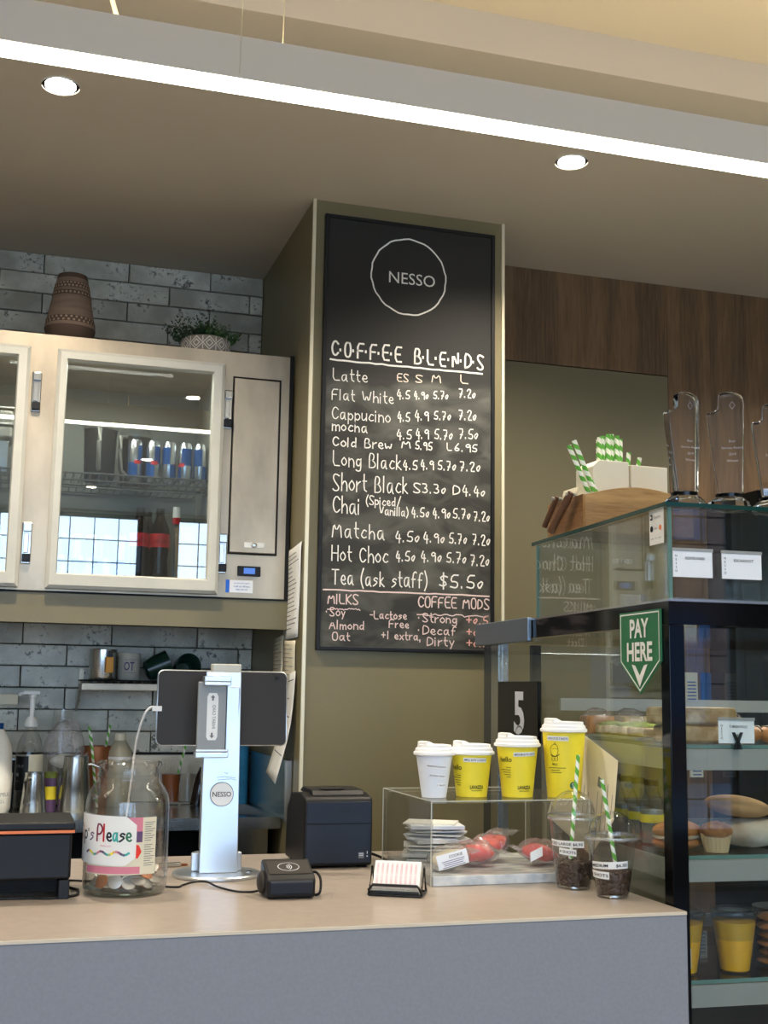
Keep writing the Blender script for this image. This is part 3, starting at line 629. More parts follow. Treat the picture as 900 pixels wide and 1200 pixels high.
def jug(x, y, z, lab, rz):
    t = thing('lidded_jug', lab, 'jug', (x, y, z), rz, 'lidded jugs')
    obj('jug_body', MB().lathe([(.045, 0), (.047, .004), (.053, .16), (.054, .17)], n=24), M['jugdark'], t, smooth=30)
    obj('lid', MB().lathe([(.056, .166), (.057, .182), (.048, .196), (.03, .20)], n=24), M['plastic'], t, smooth=30)
    obj('handle', MB().tube([(0, -.052, .165), (0, -.085, .16), (0, -.088, .12), (0, -.08, .05), (0, -.052, .035)], .0075, 8), M['fin'], t, smooth=60)
jug(.243, 3.98, 2.030, 'dark filled lidded jug with a pale handle on the wire shelf, left one', -.1)
jug(.365, 4.07, 2.030, 'dark filled lidded jug behind the cans on the wire shelf, right one', -.7)
def cola(x, y, z, lab, rz=0, g='cola bottles', lname='Coca-Cola', s=1.0):
    t = thing('soft_drink_bottle', lab, 'bottle', (x, y, z), rz, g)
    pr = [(.024, 0), (.029, .006), (.030, .03), (.027, .07), (.030, .105), (.031, .15), (.029, .165), (.016, .198), (.0125, .21)]
    obj('bottle_body', MB().lathe([(a*s, b*s) for a, b in pr], n=24), M['cola'], t, smooth=40)
    obj('neck', MB().lathe([(.0125*s, .21*s), (.0125*s, .216*s)], n=16), M['plastic'], t, smooth=40)
    obj('cap', MB().lathe([(.0145*s, .214*s), (.0145*s, .229*s), (.013*s, .231*s)], n=16), M['black'], t, smooth=40)
    obj('wrap_label', MB().lathe([(.0308*s, .105*s), (.0316*s, .148*s)], n=24, cap0=False, cap1=False), M['colared'], t, smooth=40)
    on('label_lettering', shift(typed(lname, .048*s, .016*s, 'C'), 0, .118*s), cone_fn((0,0,0), lambda z: .0318*s, -PI/2-.15), M['ink'], t)
cola(.371, 3.86, 1.7065, 'dark cola bottle with a red label on the fridge floor, left one')
cola(.434, 3.86, 1.7065, 'dark cola bottle with a red label on the fridge floor, right one')
cola(.402, 3.95, 1.7065, 'dark cola bottle standing behind the gap between two front ones')
t = thing('sauce_bottle', 'narrow pale bottle with a red band beside the cola bottles', 'bottle', (.485, 3.87, 1.7065))
obj('bottle_body', MB().lathe([(.019, 0), (.019, .15), (.012, .18), (.011, .20)], n=18), M['plastic'], t, smooth=40)
obj('neck_band', MB().lathe([(.013, .185), (.013, .205)], n=18), M['colared'], t, smooth=40); obj('cap', MB().lathe([(.012, .206), (.011, .24)], n=18), M['white'], t, smooth=40)
t = thing('storage_tub', 'brown clear lidded tub at the right end of the fridge floor', 'tub', (.535, 3.93, 1.7065))
obj('tub_body', MB().lathe([(.040, 0), (.046, .18)], n=24), M['brownbox'], t, smooth=40); obj('lid', MB().lathe([(.048, .181), (.048, .192), (.04, .2)], n=24), M['plastic'], t, smooth=40)
# left bay
for z, l in ((2.165, 'lower'), (2.218, 'upper')):
    t = thing('food_tub', 'white shallow food tub stacked in the left fridge bay, '+l+' one', 'tub', (-.12, 3.95, z-.03), 0, 'white food tubs')
    obj('tub_body', MB().box(-.09, .09, -.07, .07, 0, .045), M['fin'], t, bevel=.012, seg=3); obj('lid', MB().box(-.094, .094, -.074, .074, .0455, .051), M['white'], t, bevel=.002)
bpy.data.objects['food_tub'].location.z = 2.1315; bpy.data.objects['food_tub.001'].location.z = 2.183
t = thing('drink_carton', 'tall silver drink carton on the left wire shelf under tubs', 'carton', (-.10, 3.93, 2.030))
obj('carton_body', MB().box(-.09, .06, -.04, .05, 0, .1), M['cansilver'], t, bevel=.004); on('carton_mark', disc2(.022), plane_fn((.01, -.0405, .05), (1,0,0), (0,0,1)), M['yellow'], t)
for i in range(3):
    can(-.06-.06*i, 3.9, 1.7065, 'silver drink can on the floor of the left fridge bay, '+['nearest the hinge post', 'middle one', 'farthest from the hinge post'][i], 'cans in the left bay', rot=i, r=.0225)

# on top of the fridge
t = thing('clay_vase', 'tapered brown clay vase with dotted bands on top of the fridge', 'vase', (.122, 3.80, 2.4285))
vr = [(.050, 0), (.068, .012), (.077, .045), (.077, .052), (.072, .08), (.056, .17), (.046, .215), (.044, .222), (.040, .224), (.038, .21)]
obj('vase_body', MB().lathe(vr, n=48), M['vase'], t, smooth=50)
vz = lambda z: [a[0]+(b[0]-a[0])*(z-a[1])/(b[1]-a[1]) for a, b in zip(vr, vr[1:]) if a[1] <= z <= b[1]+1e-9][0]
for z0, z1 in ((.003, .047), (.057, .077), (.148, .162), (.172, .192), (.206, .2225)):
    zz = [z0]+[q[1] for q in vr if z0 < q[1] < z1]+[z1]
    obj('dark_band', MB().lathe([(vz(z)+.0008, z) for z in zz], n=48, cap0=False, cap1=False), M['vased'], t, smooth=60)
for k, (zc, dz) in enumerate(((.062, .004), (.072, .004), (.155, .004), (.177, .0045), (.187, .0035))):
    mb = MB(); n = 30
    for i in range(n):
        a = 2*PI*(i+.5*(k % 2))/n; r0 = vz(zc)+.0014; w = .0035/r0
        mb.add([(r0*math.cos(a+s*w), r0*math.sin(a+s*w), zc+q*dz/1.3) for s, q in ((-1,-1), (1,-1), (1,1), (-1,1))], [(0,1,2,3)])
    obj('dotted_row', mb, M['vasel'], t, kind='stuff', fix=False)
t = thing('potted_succulent', 'green leafy plant in a low grey bowl with white diamond pattern', 'potted plant', (.548, 3.80, 2.4285))
pr = [(.058, 0), (.075, .006), (.079, .03), (.078, .052), (.074, .056), (.07, .05)]
obj('bowl', MB().lathe(pr, n=40), M['pot'], t, smooth=50)
mb = MB(); n = 12; rr = .0802
def seg(a0, z0, a1, z1, w=.003):
    f = cone_fn((0, 0, 0), lambda z: rr, 0, .0003); L = math.hypot((a1-a0)*rr, z1-z0)
    v, q = ribbon([(a0*rr+(a1-a0)*rr*k/3, z0+(z1-z0)*k/3) for k in range(4)], w); mb.add([f(x, y) for x, y in v], q)
for i in range(n):
    a = 2*PI*i/n; h = PI/n
    for (p, q) in (((a-h, .029), (a, .050)), ((a, .050), (a+h, .029)), ((a-h, .029), (a, .008)), ((a, .008), (a+h, .029)), ((a-h*.5, .029), (a, .04)), ((a, .04), (a+h*.5, .029)), ((a-h*.5, .029), (a, .018)), ((a, .018), (a+h*.5, .029)), ((a+h, .008), (a+h, .022)), ((a+h, .036), (a+h, .05))): seg(*p, *q)
obj('diamond_pattern', mb, M['potw'], t, kind='stuff', fix=False)
for s in range(2):
    mb = MB(); rnd = random.Random(5+s)
    for i in range(90):
        a = rnd.uniform(0, 2*PI); r0 = rnd.uniform(0, .062); sx = -1 if s else 1
        b = Vector((r0*math.cos(a)+(-.03 if s else .02), r0*math.sin(a)*.8, .045)); d = Vector((math.cos(a)*.5+(-.35 if s else .15), math.sin(a)*.4-.1, rnd.uniform(.5, 1.1))).normalized()
        L = rnd.uniform(.04, .065)*(1.3 if s else 1.0)
        for k in range(7):
            c = b+d*L*k/6; w = .014*(1-.08*k); q = Vector((math.cos(k*2.4), math.sin(k*2.4), .25)).normalized()
            e = q.cross(d).normalized()*w*.4; tip = c+(q+d*.8).normalized()*w*1.3
            mb.add([c-e, c+e, tip, c+d*.004], [(0, 1, 2), (1, 3, 2), (3, 0, 2)])
    obj('foliage', mb, M['leaf2' if s else 'leaf'], t, kind='stuff', fix=False)

# ---------------------------------------------------------------- back bench
bn = thing('back_bench', 'stainless steel back bench with a sunken sink along the tiled wall', 'bench')
BT = .99
top = MB(); top.box(-1.6, .62, 3.71, 4.262, .955, BT).box(.79, .818, 3.71, 4.262, .955, BT).box(.62, .79, 3.71, 3.79, .955, BT).box(.62, .79, 4.12, 4.262, .955, BT)
obj('bench_top', top, M['steel2'], bn)
sk = MB(); sk.box(.615, .62, 3.79, 4.12, .80, .955).box(.79, .795, 3.79, 4.12, .80, .955).box(.62, .79, 3.785, 3.79, .80, .955).box(.62, .79, 4.12, 4.125, .80, .955).box(.615, .795, 3.785, 4.125, .795, .80)
obj('sink_basin', sk, M['steel2'], bn)
sb_ = thing('bench_splashback', 'low stainless splashback behind the bench bottles', 'splashback'); boxo('bench_upstand', -1.6, .80, 4.246, 4.266, BT+.001, 1.146, M['steel'], sb_)
ss_ = thing('side_splash_panel', 'steel splash panel with painted blue reflection on the column side beside the sink', 'splash panel'); boxo('side_splashback', .808, .8195, 3.60, 4.245, BT+.001, 1.165, M['panelrefl'], ss_)  # blue reflection of the wipes roll is put into the steel colour
boxo('splashback_end', .800, .82, 3.586, 3.5995, BT+.001, 1.165, M['steel2'], ss_)
ub = thing('under_bench_fridge', 'black under bench cabinet below the steel bench', 'cabinet')
boxo('cabinet_body', -1.6, .80, 3.76, 4.25, .02, .79, M['blackg'], ub)
for i in range(4): 
    d = boxo('door', -1.59+i*.598, -1.0+i*.598, 3.742, 3.759, .08, .78, M['black'], ub, bevel=.004); boxo('handle', -1.5+i*.598, -1.1+i*.598, 3.73, 3.742, .735, .755, M['steel2'], d)

# wall shelf with cups
ws = thing('wall_shelf', 'small stainless wall shelf with a black wire rack under cups', 'shelf')
boxo('shelf_board', .228, .74, 4.08, 4.265, 1.362, 1.385, M['steel'], ws, bevel=.002)
for x in (.232, .72):
    obj('bracket', MB().prism([(4.10, 1.361), (4.265, 1.361), (4.265, 1.29), (4.235, 1.30)], lambda u, v, d: (x+d, u, v), -.012, -.004), M['steel2'], ws)
boxo('bracket_tab', .228, .244, 4.255, 4.267, 1.385, 1.43, M['steel'], ws)
for i in range(4): obj('rack_rod', MB().tube([(.225, 4.085+.05*i, 1.394), (.74, 4.085+.05*i, 1.394)], .0025, 6), M['black'], ws)
for i in range(20): obj('rack_wire', MB().tube([(.235+.026*i, 4.08, 1.389), (.235+.026*i, 4.25, 1.389)], .002, 5), M['black'], ws)
t = thing('steel_canister', 'round steel canister with an orange tag on the wall shelf', 'canister', (.298, 4.15, 1.397))
obj('can_body', MB().lathe([(.044, 0), (.045, .003), (.045, .098), (.047, .1), (.043, .1), (.043, .05)], n=36), M['steel2'], t, smooth=40)
obj('tag_clip', MB().box(.01, .022, -.058, -.046, .072, .095), M['black'], t); obj('tag_label', MB().box(.004, .03, -.060, -.052, .022, .074), M['label_orange'], t, bevel=.003)
t = thing('stone_mug', 'pale straight mug printed with letters on the wall shelf', 'mug', (.383, 4.14, 1.397))
obj('mug_body', MB().lathe([(.034, 0), (.036, .003), (.037, .088), (.035, .089), (.034, .05)], n=32), M['cup2'], t, smooth=40)
on('print', merge(shift(typed('OT', .034, .028, 'C', .02), -.004, .032), shift(rect2(.04, .0012), 0, .066), shift(rect2(.04, .0012), 0, .024)), cone_fn((0,0,0), lambda z: .037, -PI/2), M['purple'], t)
for x, s, l in ((.475, -1, 'left one lying on its side'), (.57, 1, 'right one tipped mouth outward')):
    t = thing('green_mug', 'dark green mug on the wall shelf above the tablet, '+l, 'mug', (x, 4.15, 1.441), 0, 'dark green mugs')
    mb = MB().lathe([(.024, 0), (.034, .006), (.041, .04), (.043, .085), (.040, .085), (.038, .045), (.02, .012)], n=28, cap1=True)
    rot = Matrix.Rotation(R(66), 4, 'Y') if s < 0 else Matrix.Rotation(R(82), 4, 'X') @ Matrix.Rotation(R(8), 4, 'Y')
    obj('mug_body', mb.xf(rot @ Matrix.Translation((0, 0, -.04))), M['mug'], t, smooth=45)
t = tag(boxo('white_ledge', -.5, .034, 4.14, 4.265, 1.312, 1.346, M['cream'], None, bevel=.002), 'short cream ledge end on the tiles left of the steel shelf', 'ledge')

# things on the back bench
def at(name, lab, cat, x, y, g=None, rz=0): return thing(name, lab, cat, (x, y, BT), rz, g)
t = at('syrup_bottle', 'clear pump bottle with a black label beside steel jugs', 'pump bottle', .078, 4.06)
obj('bottle_body', MB().lathe([(.040, 0), (.043, .006), (.043, .17), (.036, .21), (.018, .245), (.016, .255)], n=30), M['plastic'], t, smooth=50)
obj('syrup', MB().lathe([(.038, .003), (.041, .01), (.041, .125)], n=30), M['plastic'], t, smooth=50)
obj('black_label', MB().grid(8, 1, lambda u, v: (.0436*math.cos(-2.75+u*1.1), .0436*math.sin(-2.75+u*1.1), .06+.105*v)), M['black'], t, smooth=60)
obj('pale_label', MB().grid(8, 1, lambda u, v: (.0438*math.cos(-1.62+u*1.3), .0438*math.sin(-1.62+u*1.3), .055+.115*v)), M['cream'], t, smooth=60)
on('label_print', merge(shift(typed('SYRUP', .028, .009), 0, .13), shift(rect2(.012, .01), .006, .108), shift(typed('NO 1', .015, .006), 0, .085)), cone_fn((0,0,0), lambda z: .0438, -2.6), M['grey'], t)
obj('pump_collar', MB().lathe([(.021, .255), (.022, .262), (.019, .275), (.012, .287)], n=24), M['white'], t, smooth=40)
obj('pump_stem', MB().lathe([(.0075, .287), (.009, .345), (.011, .347), (.011, .356)], n=16), M['white'], t, smooth=40)
obj('pump_spout', MB().box(-.028, .022, -.011, .011, .357, .368).tube([(-.024, 0, .362), (-.04, 0, .358), (-.043, 0, .352)], .006, 8), M['white'], t, bevel=.003)
t = at('glass_bottle', 'tall grey glass bottle wrapped in a clear plastic bag', 'bottle', .178, 4.15)
obj('bottle_body', MB().lathe([(.036, 0), (.04, .01), (.04, .18), (.034, .24), (.030, .29), (.030, .31)], n=28), M['plastic'], t, smooth=50)
mb = MB().blob((.012, -.05, .19), .062, .03, .085, 26, 16, .06, 3); obj('plastic_bag', mb, M['film'], t, smooth=30)
obj('bag_contents', MB().blob((.01, -.045, .145), .045, .022, .022, 18, 10, .08, 9), M['cream'], t, smooth=50)
obj('bag_tail', MB().prism([(.05, .14), (.082, .175), (.078, .135), (.085, .12), (.055, .10)], lambda u, v, d: (u, -.05+d, v), 0, .004), M['film'], t)
def pitcher(x, y, r0, r1, h, lab, hd, rz):
    t = at('milk_pitcher', lab, 'pitcher', x, y, 'steel milk pitchers', rz)
    obj('pitcher_body', MB().lathe([(r0*.97, 0), (r0, .004), (r1, h*.93), (r1*1.01, h), (r1*.96, h), (r1*.93, h*.6)], n=40), M['steel2'], t, smooth=40)
    obj('handle', MB().tube([(0, -r1, h*.85), (0, -r1-.012, h*.86), (0, -r0-.022, h*.8), (0, -r0-.022, h*.28), (0, -r0-.004, h*.22)], .0052, 8), M['steel2'], t, smooth=60)
    return t
pitcher(.094, 3.93, .040, .029, .122, 'small steel milk pitcher with handle toward the counter', 1, -.45)
pitcher(.218, 3.97, .052, .037, .168, 'large steel milk pitcher beside the plastic bag', 1, 1.4)
t = at('printed_tin', 'narrow tin with a yellow and violet print behind the small pitcher', 'tin', .144, 3.995)
obj('tin_body', MB().lathe([(.019, 0), (.019, .115)], n=20), M['purple'], t, smooth=40); obj('tin_band', MB().lathe([(.0195, .035), (.0195, .075)], n=20), M['yellow'], t, smooth=40); obj('tin_lid', MB().lathe([(.0198, .1), (.0198, .118)], n=20), M['veg'], t, smooth=40)
t = at('copper_canister', 'copper coloured canister behind the large pitcher', 'canister', .292, 4.16); obj('can_body', MB().lathe([(.052, 0), (.052, .19), (.049, .19), (.048, .1)], n=30), M['bronze'], t, smooth=40)
def straw(a, b, lab, grp, r=.0031):
    a, b = Vector(a), Vector(b); L = (b-a).length
    mb = MB().lathe([(r, 0), (r, L), (r*.8, L), (r*.8, L-.01)], n=12)
    o = obj('paper_straw', mb, M['straw'], smooth=40); o.location = a; o.rotation_mode = 'QUATERNION'; o.rotation_quaternion = (b-a).to_track_quat('Z', 'Y')
    return tag(o, lab, 'straw', grp)
for i, (a, b, l) in enumerate((((.290, 4.14, 1.05), (.262, 4.13, 1.245), 'leaning out of the copper canister toward the left'), ((.300, 4.16, 1.05), (.330, 4.14, 1.25), 'leaning out of the copper canister toward the right'), ((.292, 4.04, .993), (.262, 4.03, 1.225), 'slanting in front of the copper canister'))):
    straw(a, b, 'green striped paper straw '+l, 'straws by the copper canister', .0042)
t = at('black_grinder_bin', 'black upright bin behind the milk bottle', 'bin', .045, 4.16); obj('bin_body', MB().box(-.05, .035, -.02, .08, 0, .145), M['black'], t, bevel=.004); obj('rim', MB().box(-.052, .037, -.022, .082, .1455, .152), M['steel2'], t)
t = at('milk_bottle', 'white plastic milk bottle at the left end of the bench', 'milk bottle', -.022, 3.98)
obj('bottle_body', MB().lathe([(.045, 0), (.05, .01), (.052, .115), (.049, .12), (.046, .19), (.036, .22), (.018, .25)], n=24), M['milk'], t, smooth=40); obj('cap', MB().lathe([(.017, .25), (.017, .268)], n=20), M['canblue'], t, smooth=40)
on('label_print', merge(shift(typed('MILK', .03, .012), 0, .05), shift(typed('2 L', .014, .01), 0, .03)), cone_fn((0,0,0), lambda z: .0525, -1.2), M['grey'], t)
t = at('white_flask', 'cloudy white plastic flask with a pale cap behind the tip jar', 'bottle', .365, 4.14)
obj('flask_body', MB().lathe([(.040, 0), (.042, .01), (.042, .15), (.040, .175), (.02, .205), (.017, .21)], n=28), thin_glass('cloudy_plastic', (.9, .88, .8), .06, .15, .5, 3, (214, 206, 180), .6), t, smooth=50); obj('cap', MB().lathe([(.018, .21), (.018, .228), (.016, .232)], n=20), M['cream'], t, smooth=40)
obj('measure_band', MB().lathe([(.0425, .15), (.0425, .158)], n=28, cap0=False, cap1=False), M['white'], t, smooth=40)
t = at('iced_tea_glass', 'ribbed glass of brown iced tea beside the tablet stand', 'glass', .535, 4.13)
mb = MB(); n = 48; prof = [(.026, 0), (.031, .006), (.033, .15)]
mb.lathe(prof, n=n, cap1=False)
for k in range(len(mb.v)): 
    x, y, z = mb.v[k]; q = 1+.03*(k % 2); mb.v[k] = (x*q, y*q, z)
obj('glass_body', mb, M['plastic'], t); obj('tea', MB().lathe([(.026, .012), (.0305, .1)], n=30), M['tea'], t, smooth=40)
straw((.538, 4.125, 1.01), (.582, 4.12, 1.205), 'green striped paper straw standing in the iced tea glass', None, .0042)
t = at('small_glass', 'small empty glass between iced tea and the black bottle', 'glass', .592, 4.14); obj('glass_body', MB().lathe([(.018, 0), (.024, .004), (.028, .1)], n=24, cap1=False), M['plastic'], t, smooth=40)
t = at('sauce_bottle', 'dark leaning bottle with a pale pink cap beside the small glass', 'bottle', .618, 4.10)
mb = MB().lathe([(.022, 0), (.023, .01), (.022, .09), (.012, .125)], n=22).xf(Matrix.Rotation(R(9), 4, 'Y')); obj('bottle_body', mb, M['cola'], t, smooth=50)
obj('cap', MB().lathe([(.011, .126), (.012, .150)], n=18).xf(Matrix.Rotation(R(9), 4, 'Y')), M['paper'], t, smooth=50)
t = thing('blue_wipe_roll', 'upright roll of light blue wipes at the wall end of the splashback', 'wipe roll', (.772, 4.185, BT+.0005))
obj('roll', MB().lathe([(.031, 0), (.031, .212), (.012, .212), (.012, .1)], n=32), M['blue'], t, smooth=40)

# notices on the side of the column
def sheet(name, lab, pts, lines, curl=0, m='paper', grp=None, x=.8185):
    t = thing(name, lab, 'notice')
    (y0, z0), (y1, z1), (y2, z2), (y3, z3) = pts      # top-left, top-right, bottom-right, bottom-left seen from the bench
    fn = lambda u, v: Vector((x-curl*(1-v)*(1-v)-.001*math.sin(v*9), (y0+(y1-y0)*u)*v+(y3+(y2-y3)*u)*(1-v), (z0+(z1-z0)*u)*v+(z3+(z2-z3)*u)*(1-v)))
    mb = MB().grid(3, 12, fn); o = obj('paper_sheet', mb, M[m], t, smooth=60, fix=False); so = o.modifiers.new('solid', 'SOLIDIFY'); so.thickness = .0006; so.offset = 1
    rnd = random.Random(int(z0*999)); mb = MB()
    for i in range(lines):
        v = .93-.86*i/lines; a = .08; b = rnd.uniform(.45, .93); h = .010
        q = [fn(a, v)+Vector((-.0012, 0, 0)), fn(b, v)+Vector((-.0012, 0, 0)), fn(b, v-h)+Vector((-.0012, 0, 0)), fn(a, v-h)+Vector((-.0012, 0, 0))]
        mb.add(q, [(0, 1, 2, 3)])
    obj('printed_lines', mb, M['grey'], t, kind='stuff', fix=False)
sheet('wall_notice', 'long white printed list on the column side beside the fridge', [(3.735, 1.800), (3.525, 1.815), (3.545, 1.53), (3.745, 1.525)], 18)
sheet('wall_notice', 'cream printed list under the long list, nearer the tiles', [(3.885, 1.535), (3.74, 1.545), (3.755, 1.36), (3.90, 1.37)], 12, m='cream')
sheet('wall_notice', 'cream printed list under the long list, nearer the column edge', [(3.73, 1.525), (3.57, 1.52), (3.58, 1.34), (3.73, 1.345)], 12, m='cream', x=.8175)
sheet('wall_notice', 'curled stack of loose white papers hanging lowest on the column', [(3.64, 1.42), (3.545, 1.43), (3.56, 1.10), (3.70, 1.125)], 5, curl=.05, x=.815)

# ---------------------------------------------------------------- service counter
CT = .98
sc = thing('service_counter', 'long service counter with a beige stone top and plain grey front', 'counter')
boxo('worktop', -2.2, 1.229, 2.066, 2.975, .952, CT, M['ctop'], sc)
boxo('top_edge_strip', -2.2, 1.229, 2.0625, 2.0658, .974, .9795, M['cedge'], sc)
boxo('front_panel', -2.2, 1.229, 2.064, 2.09, 0, .9735, M['cfront'], sc)
boxo('end_panel', 1.205, 1.2285, 2.091, 2.97, 0, .951, M['cfront'], sc)
boxo('rear_frame', -2.2, 1.204, 2.90, 2.93, .05, .951, M['blackg'], sc)
TC = lambda x, y: math.atan2(-y, -x)

# tip jar
JX, JY = .240, 2.487
t = thing('tip_jar', 'large clear glass tip jar holding coins with a handwritten paper sign', 'jar', (JX, JY, CT))
pr = [(.070, 0), (.077, .004), (.081, .016), (.0815, .05), (.0815, .160), (.0805, .176), (.077, .190), (.070, .203), (.063, .212), (.0605, .219), (.062, .223), (.062, .227), (.0595, .230), (.0595, .241), (.063, .244), (.0635, .249), (.060, .2515), (.057, .249), (.057, .222)]
obj('glass_body', MB().lathe(pr, n=56, cap1=False), M['jar'], t, smooth=60)
obj('base_glass', MB().lathe([(.066, .0015), (.076, .008), (.076, .011)], n=40), thin_glass('green_tinted_base', (.82, .9, .84), .06), t, smooth=60)
obj('inner_wall', MB().lathe([(.077, .012), (.0775, .160), (.0765, .176), (.073, .189), (.066, .201)], n=48, cap0=False, cap1=False), M['jar'], t, smooth=60)
t0 = TC(JX, JY); jr = lambda z: .0818
o0 = (0, 0, 0)
pl = MB(); f = cone_fn(o0, jr, t0, .0004); v, q = rect2(.150, .106, 24, -.090, .044); pl.add([f(x, y) for x, y in v], q); pap = obj('printed_label', pl, M['cream'], t, smooth=60, fix=False)
on('pink_field', shift(rect2(.060, .046, 10, 0, 0), -.03, .104), cone_fn(o0, jr, t0, .0008), M['pink'], pap)
on('violet_field', shift(rect2(.060, .020, 10, 0, 0), -.03, .104), cone_fn(o0, jr, t0, .0011), M['purple'], pap)
on('pink_field', shift(rect2(.115, .013, 14, 0, 0), -.088, .046), cone_fn(o0, jr, t0, .0008), M['pink'], pap)
on('red_picture', poly2([(.006, .078), (.022, .074), (.029, .086), (.024, .098), (.012, .102), (.004, .092)]), cone_fn(o0, jr, t0, .0012), M['red'], pap)
lines = [shift(rect2(.022-.004*(i % 3), .0012, 3, 0, 0), .034, .140-.0042*i) for i in range(20) if i != 9]
on('fine_print', merge(*lines), cone_fn(o0, jr, t0, .001), M['grey'], pap)
on('label_wording', shift(typed('FOREST BERRIES', .045, .005), -.062, .062), cone_fn(o0, jr, t0, .0012), M['ink'], pap)
# paper sign stuck over it
sg = MB(); f = cone_fn(o0, jr, t0, .0024); outline = [(-.118, .066), (-.112, .148), (.004, .153), (.018, .135), (.017, .082), (.004, .064)]
def warp(u, v):
    x = -.131+(.149)*u; lo = .060+.004*(1-u)+(.016*max(0, (u-.87)/.13)); hi = .155-.003*u-(.016*max(0, (u-.87)/.13)); return f(x, lo+(hi-lo)*v)
sg.grid(26, 1, warp); sign = obj('paper_sign', sg, M['paper'], t, smooth=60, fix=False)
f2 = cone_fn(o0, jr, t0, .0030)
x = -.124
for ch, w, m, h, b in (('T', .014, 'ink', .026, 0), ('i', .005, 'brownred', .026, 0), ('p', .010, 'ink', .028, 0), ("'", .003, 'ink', .02, 0), ('s', .009, 'purple', .024, 0)):
    v, q = hand(ch, w, h, .0028, 3); on('tips_letter', shift((v, q), x, .107+b), f2, M[m], sign); x += w+.0040
x = -.058
for ch, w, m, h in (('P', .011, 'brownred', .030), ('l', .003, 'colared', .030), ('e', .0085, 'ink', .025), ('a', .009, 'teal', .025), ('s', .0085, 'ink', .025), ('e', .0085, 'green', .025)):
    v, q = hand(ch, w, h, .0036, 5); on('please_letter', shift((v, q), x, .106), f2, M[m], sign); x += w+.0035
wv = [(-.085+.09*i/20, .084+.0032*math.sin(i*.95)) for i in range(21)]
for k, m in enumerate(('purple', 'yellow', 'teal', 'pink', 'purple', 'teal', 'yellow', 'pink', 'purple', 'teal')): on('ribbon_stroke', ribbon(wv[2*k:2*k+3], .0042), f2, M[m], sign)
on('sign_note', shift(typed('thank you', .022, .004), -.05, .096), f2, M['pink'], sign)
rnd = random.Random(3); k = 0
for lay in range(6):
    for i in range(9):
        a = 2*PI*i/9+lay*.5; rr = (.057 if i % 3 else .032)*rnd.uniform(.75, 1.0)
        bronze = rnd.random() < .2
        c = obj('coin', MB().lathe([(.0140, -.001), (.0150, -.0006), (.0150, .0006), (.0140, .001)], n=20), M['coinc' if bronze else 'coin'], smooth=30)
        c.location = (JX+rr*math.cos(a), JY+rr*math.sin(a), CT+.0195+lay*.0048); c.rotation_euler = (rnd.uniform(-.6, .6), rnd.uniform(-.6, .6), 0)
        tag(c, ('bronze' if bronze else 'silver')+' coin lying in the loose pile inside the tip jar', 'coin', ('bronze' if bronze else 'silver')+' coins in the tip jar')
for i, a in enumerate((.12, .42, .72, 1.02, 1.3, -1.0)):
    c = obj('coin', MB().lathe([(.0130, -.001), (.0140, -.0006), (.0140, .0006), (.0130, .001)], n=24), M['coin'], smooth=30)
    tl = [48, 30, 55, 36, 60, 50][i]; c.location = (JX+.062*math.cos(t0+a), JY+.062*math.sin(t0+a), CT+.026+.004*(i % 2)); c.rotation_euler = (0, R(tl), t0+a)
    tag(c, 'silver coin leaning toward the front glass of the tip jar', 'coin', 'silver coins leaning in the tip jar')
for (a, m, l) in ((-.66, 'coinc', 'bronze coin standing against the front glass of the tip jar'), (-.26, 'coin', 'silver coin standing against the front glass of the tip jar')):
    c = obj('coin', MB().lathe([(.0125, -.001), (.0135, -.0006), (.0135, .0006), (.0125, .001)], n=24), M[m], smooth=30)
    c.location = (JX+.070*math.cos(t0+a), JY+.070*math.sin(t0+a), CT+.030); c.rotation_euler = (0, R(72), t0+a); tag(c, l, 'coin')

# black cash printer at the left
t = thing('till_printer', 'black box printer with an orange stripe left of the tip jar', 'printer', (0, 0, CT))
obj('body', MB().box(-.135, .133, 2.425, 2.60, .036, .122), M['black'], t, bevel=.006)
obj('lid', MB().box(-.14, .138, 2.418, 2.605, .1275, .142), M['black'], t, bevel=.004)
boxo('orange_stripe', -.139, .137, 2.419, 2.604, .1222, .1273, M['orange'], t)
for x in (-.128, .112): boxo('leg', x, x+.020, 2.427, 2.60, 0, .0355, M['black'], t, bevel=.002)
boxo('recess', -.107, .111, 2.47, 2.59, .008, .0355, M['dark'], t)
def cable(name, pts, r, m, lab):
    P = [Vector(p) for p in pts]; out = []
    for i in range(len(P)-1):
        p0, p1, p2, p3 = P[max(i-1, 0)], P[i], P[i+1], P[min(i+2, len(P)-1)]
        for k in range(8):
            s = k/8; out.append(.5*((2*p1)+(-p0+p2)*s+(2*p0-5*p1+4*p2-p3)*s*s+(-p0+3*p1-3*p2+p3)*s**3))
    out.append(P[-1]); return tag(obj(name, MB().tube(out, r, 8), M[m], smooth=60), lab, 'cable')
z = CT+.0025
cable('black_cable', [(.0, 2.445, z), (.06, 2.44, z), (.10, 2.43, z), (.145, 2.455, z), (.152, 2.49, z+.004), (.147, 2.53, z), (.10, 2.63, z)], .0028, 'black', 'black cable looped at the foot of the box printer')
cable('black_cable', [(.10, 2.66, z), (.22, 2.60, z), (.335, 2.515, z), (.36, 2.535, z), (.385, 2.56, z+.001), (.41, 2.545, z+.003), (.425, 2.50, z), (.45, 2.44, z), (.475, 2.425, z), (.49, 2.41, z+.004)], .0021, 'black', 'thin black cable running from the tip jar to the card terminal')
for dy in (0, .022):
    cable('black_cable', [(.81, 2.83+dy, z+.008), (.835, 2.82+dy, z+.014), (.862, 2.80+dy, z+.006), (.872, 2.775+dy, z), (.868, 2.72+dy, z)], .003, 'black', 'black cable bending out behind the receipt printer, '+('upper' if dy else 'lower')+' loop')
t = thing('key_bunch', 'small metal clip with keys on the counter behind the jar', 'keys', (.372, 2.80, CT), .2)
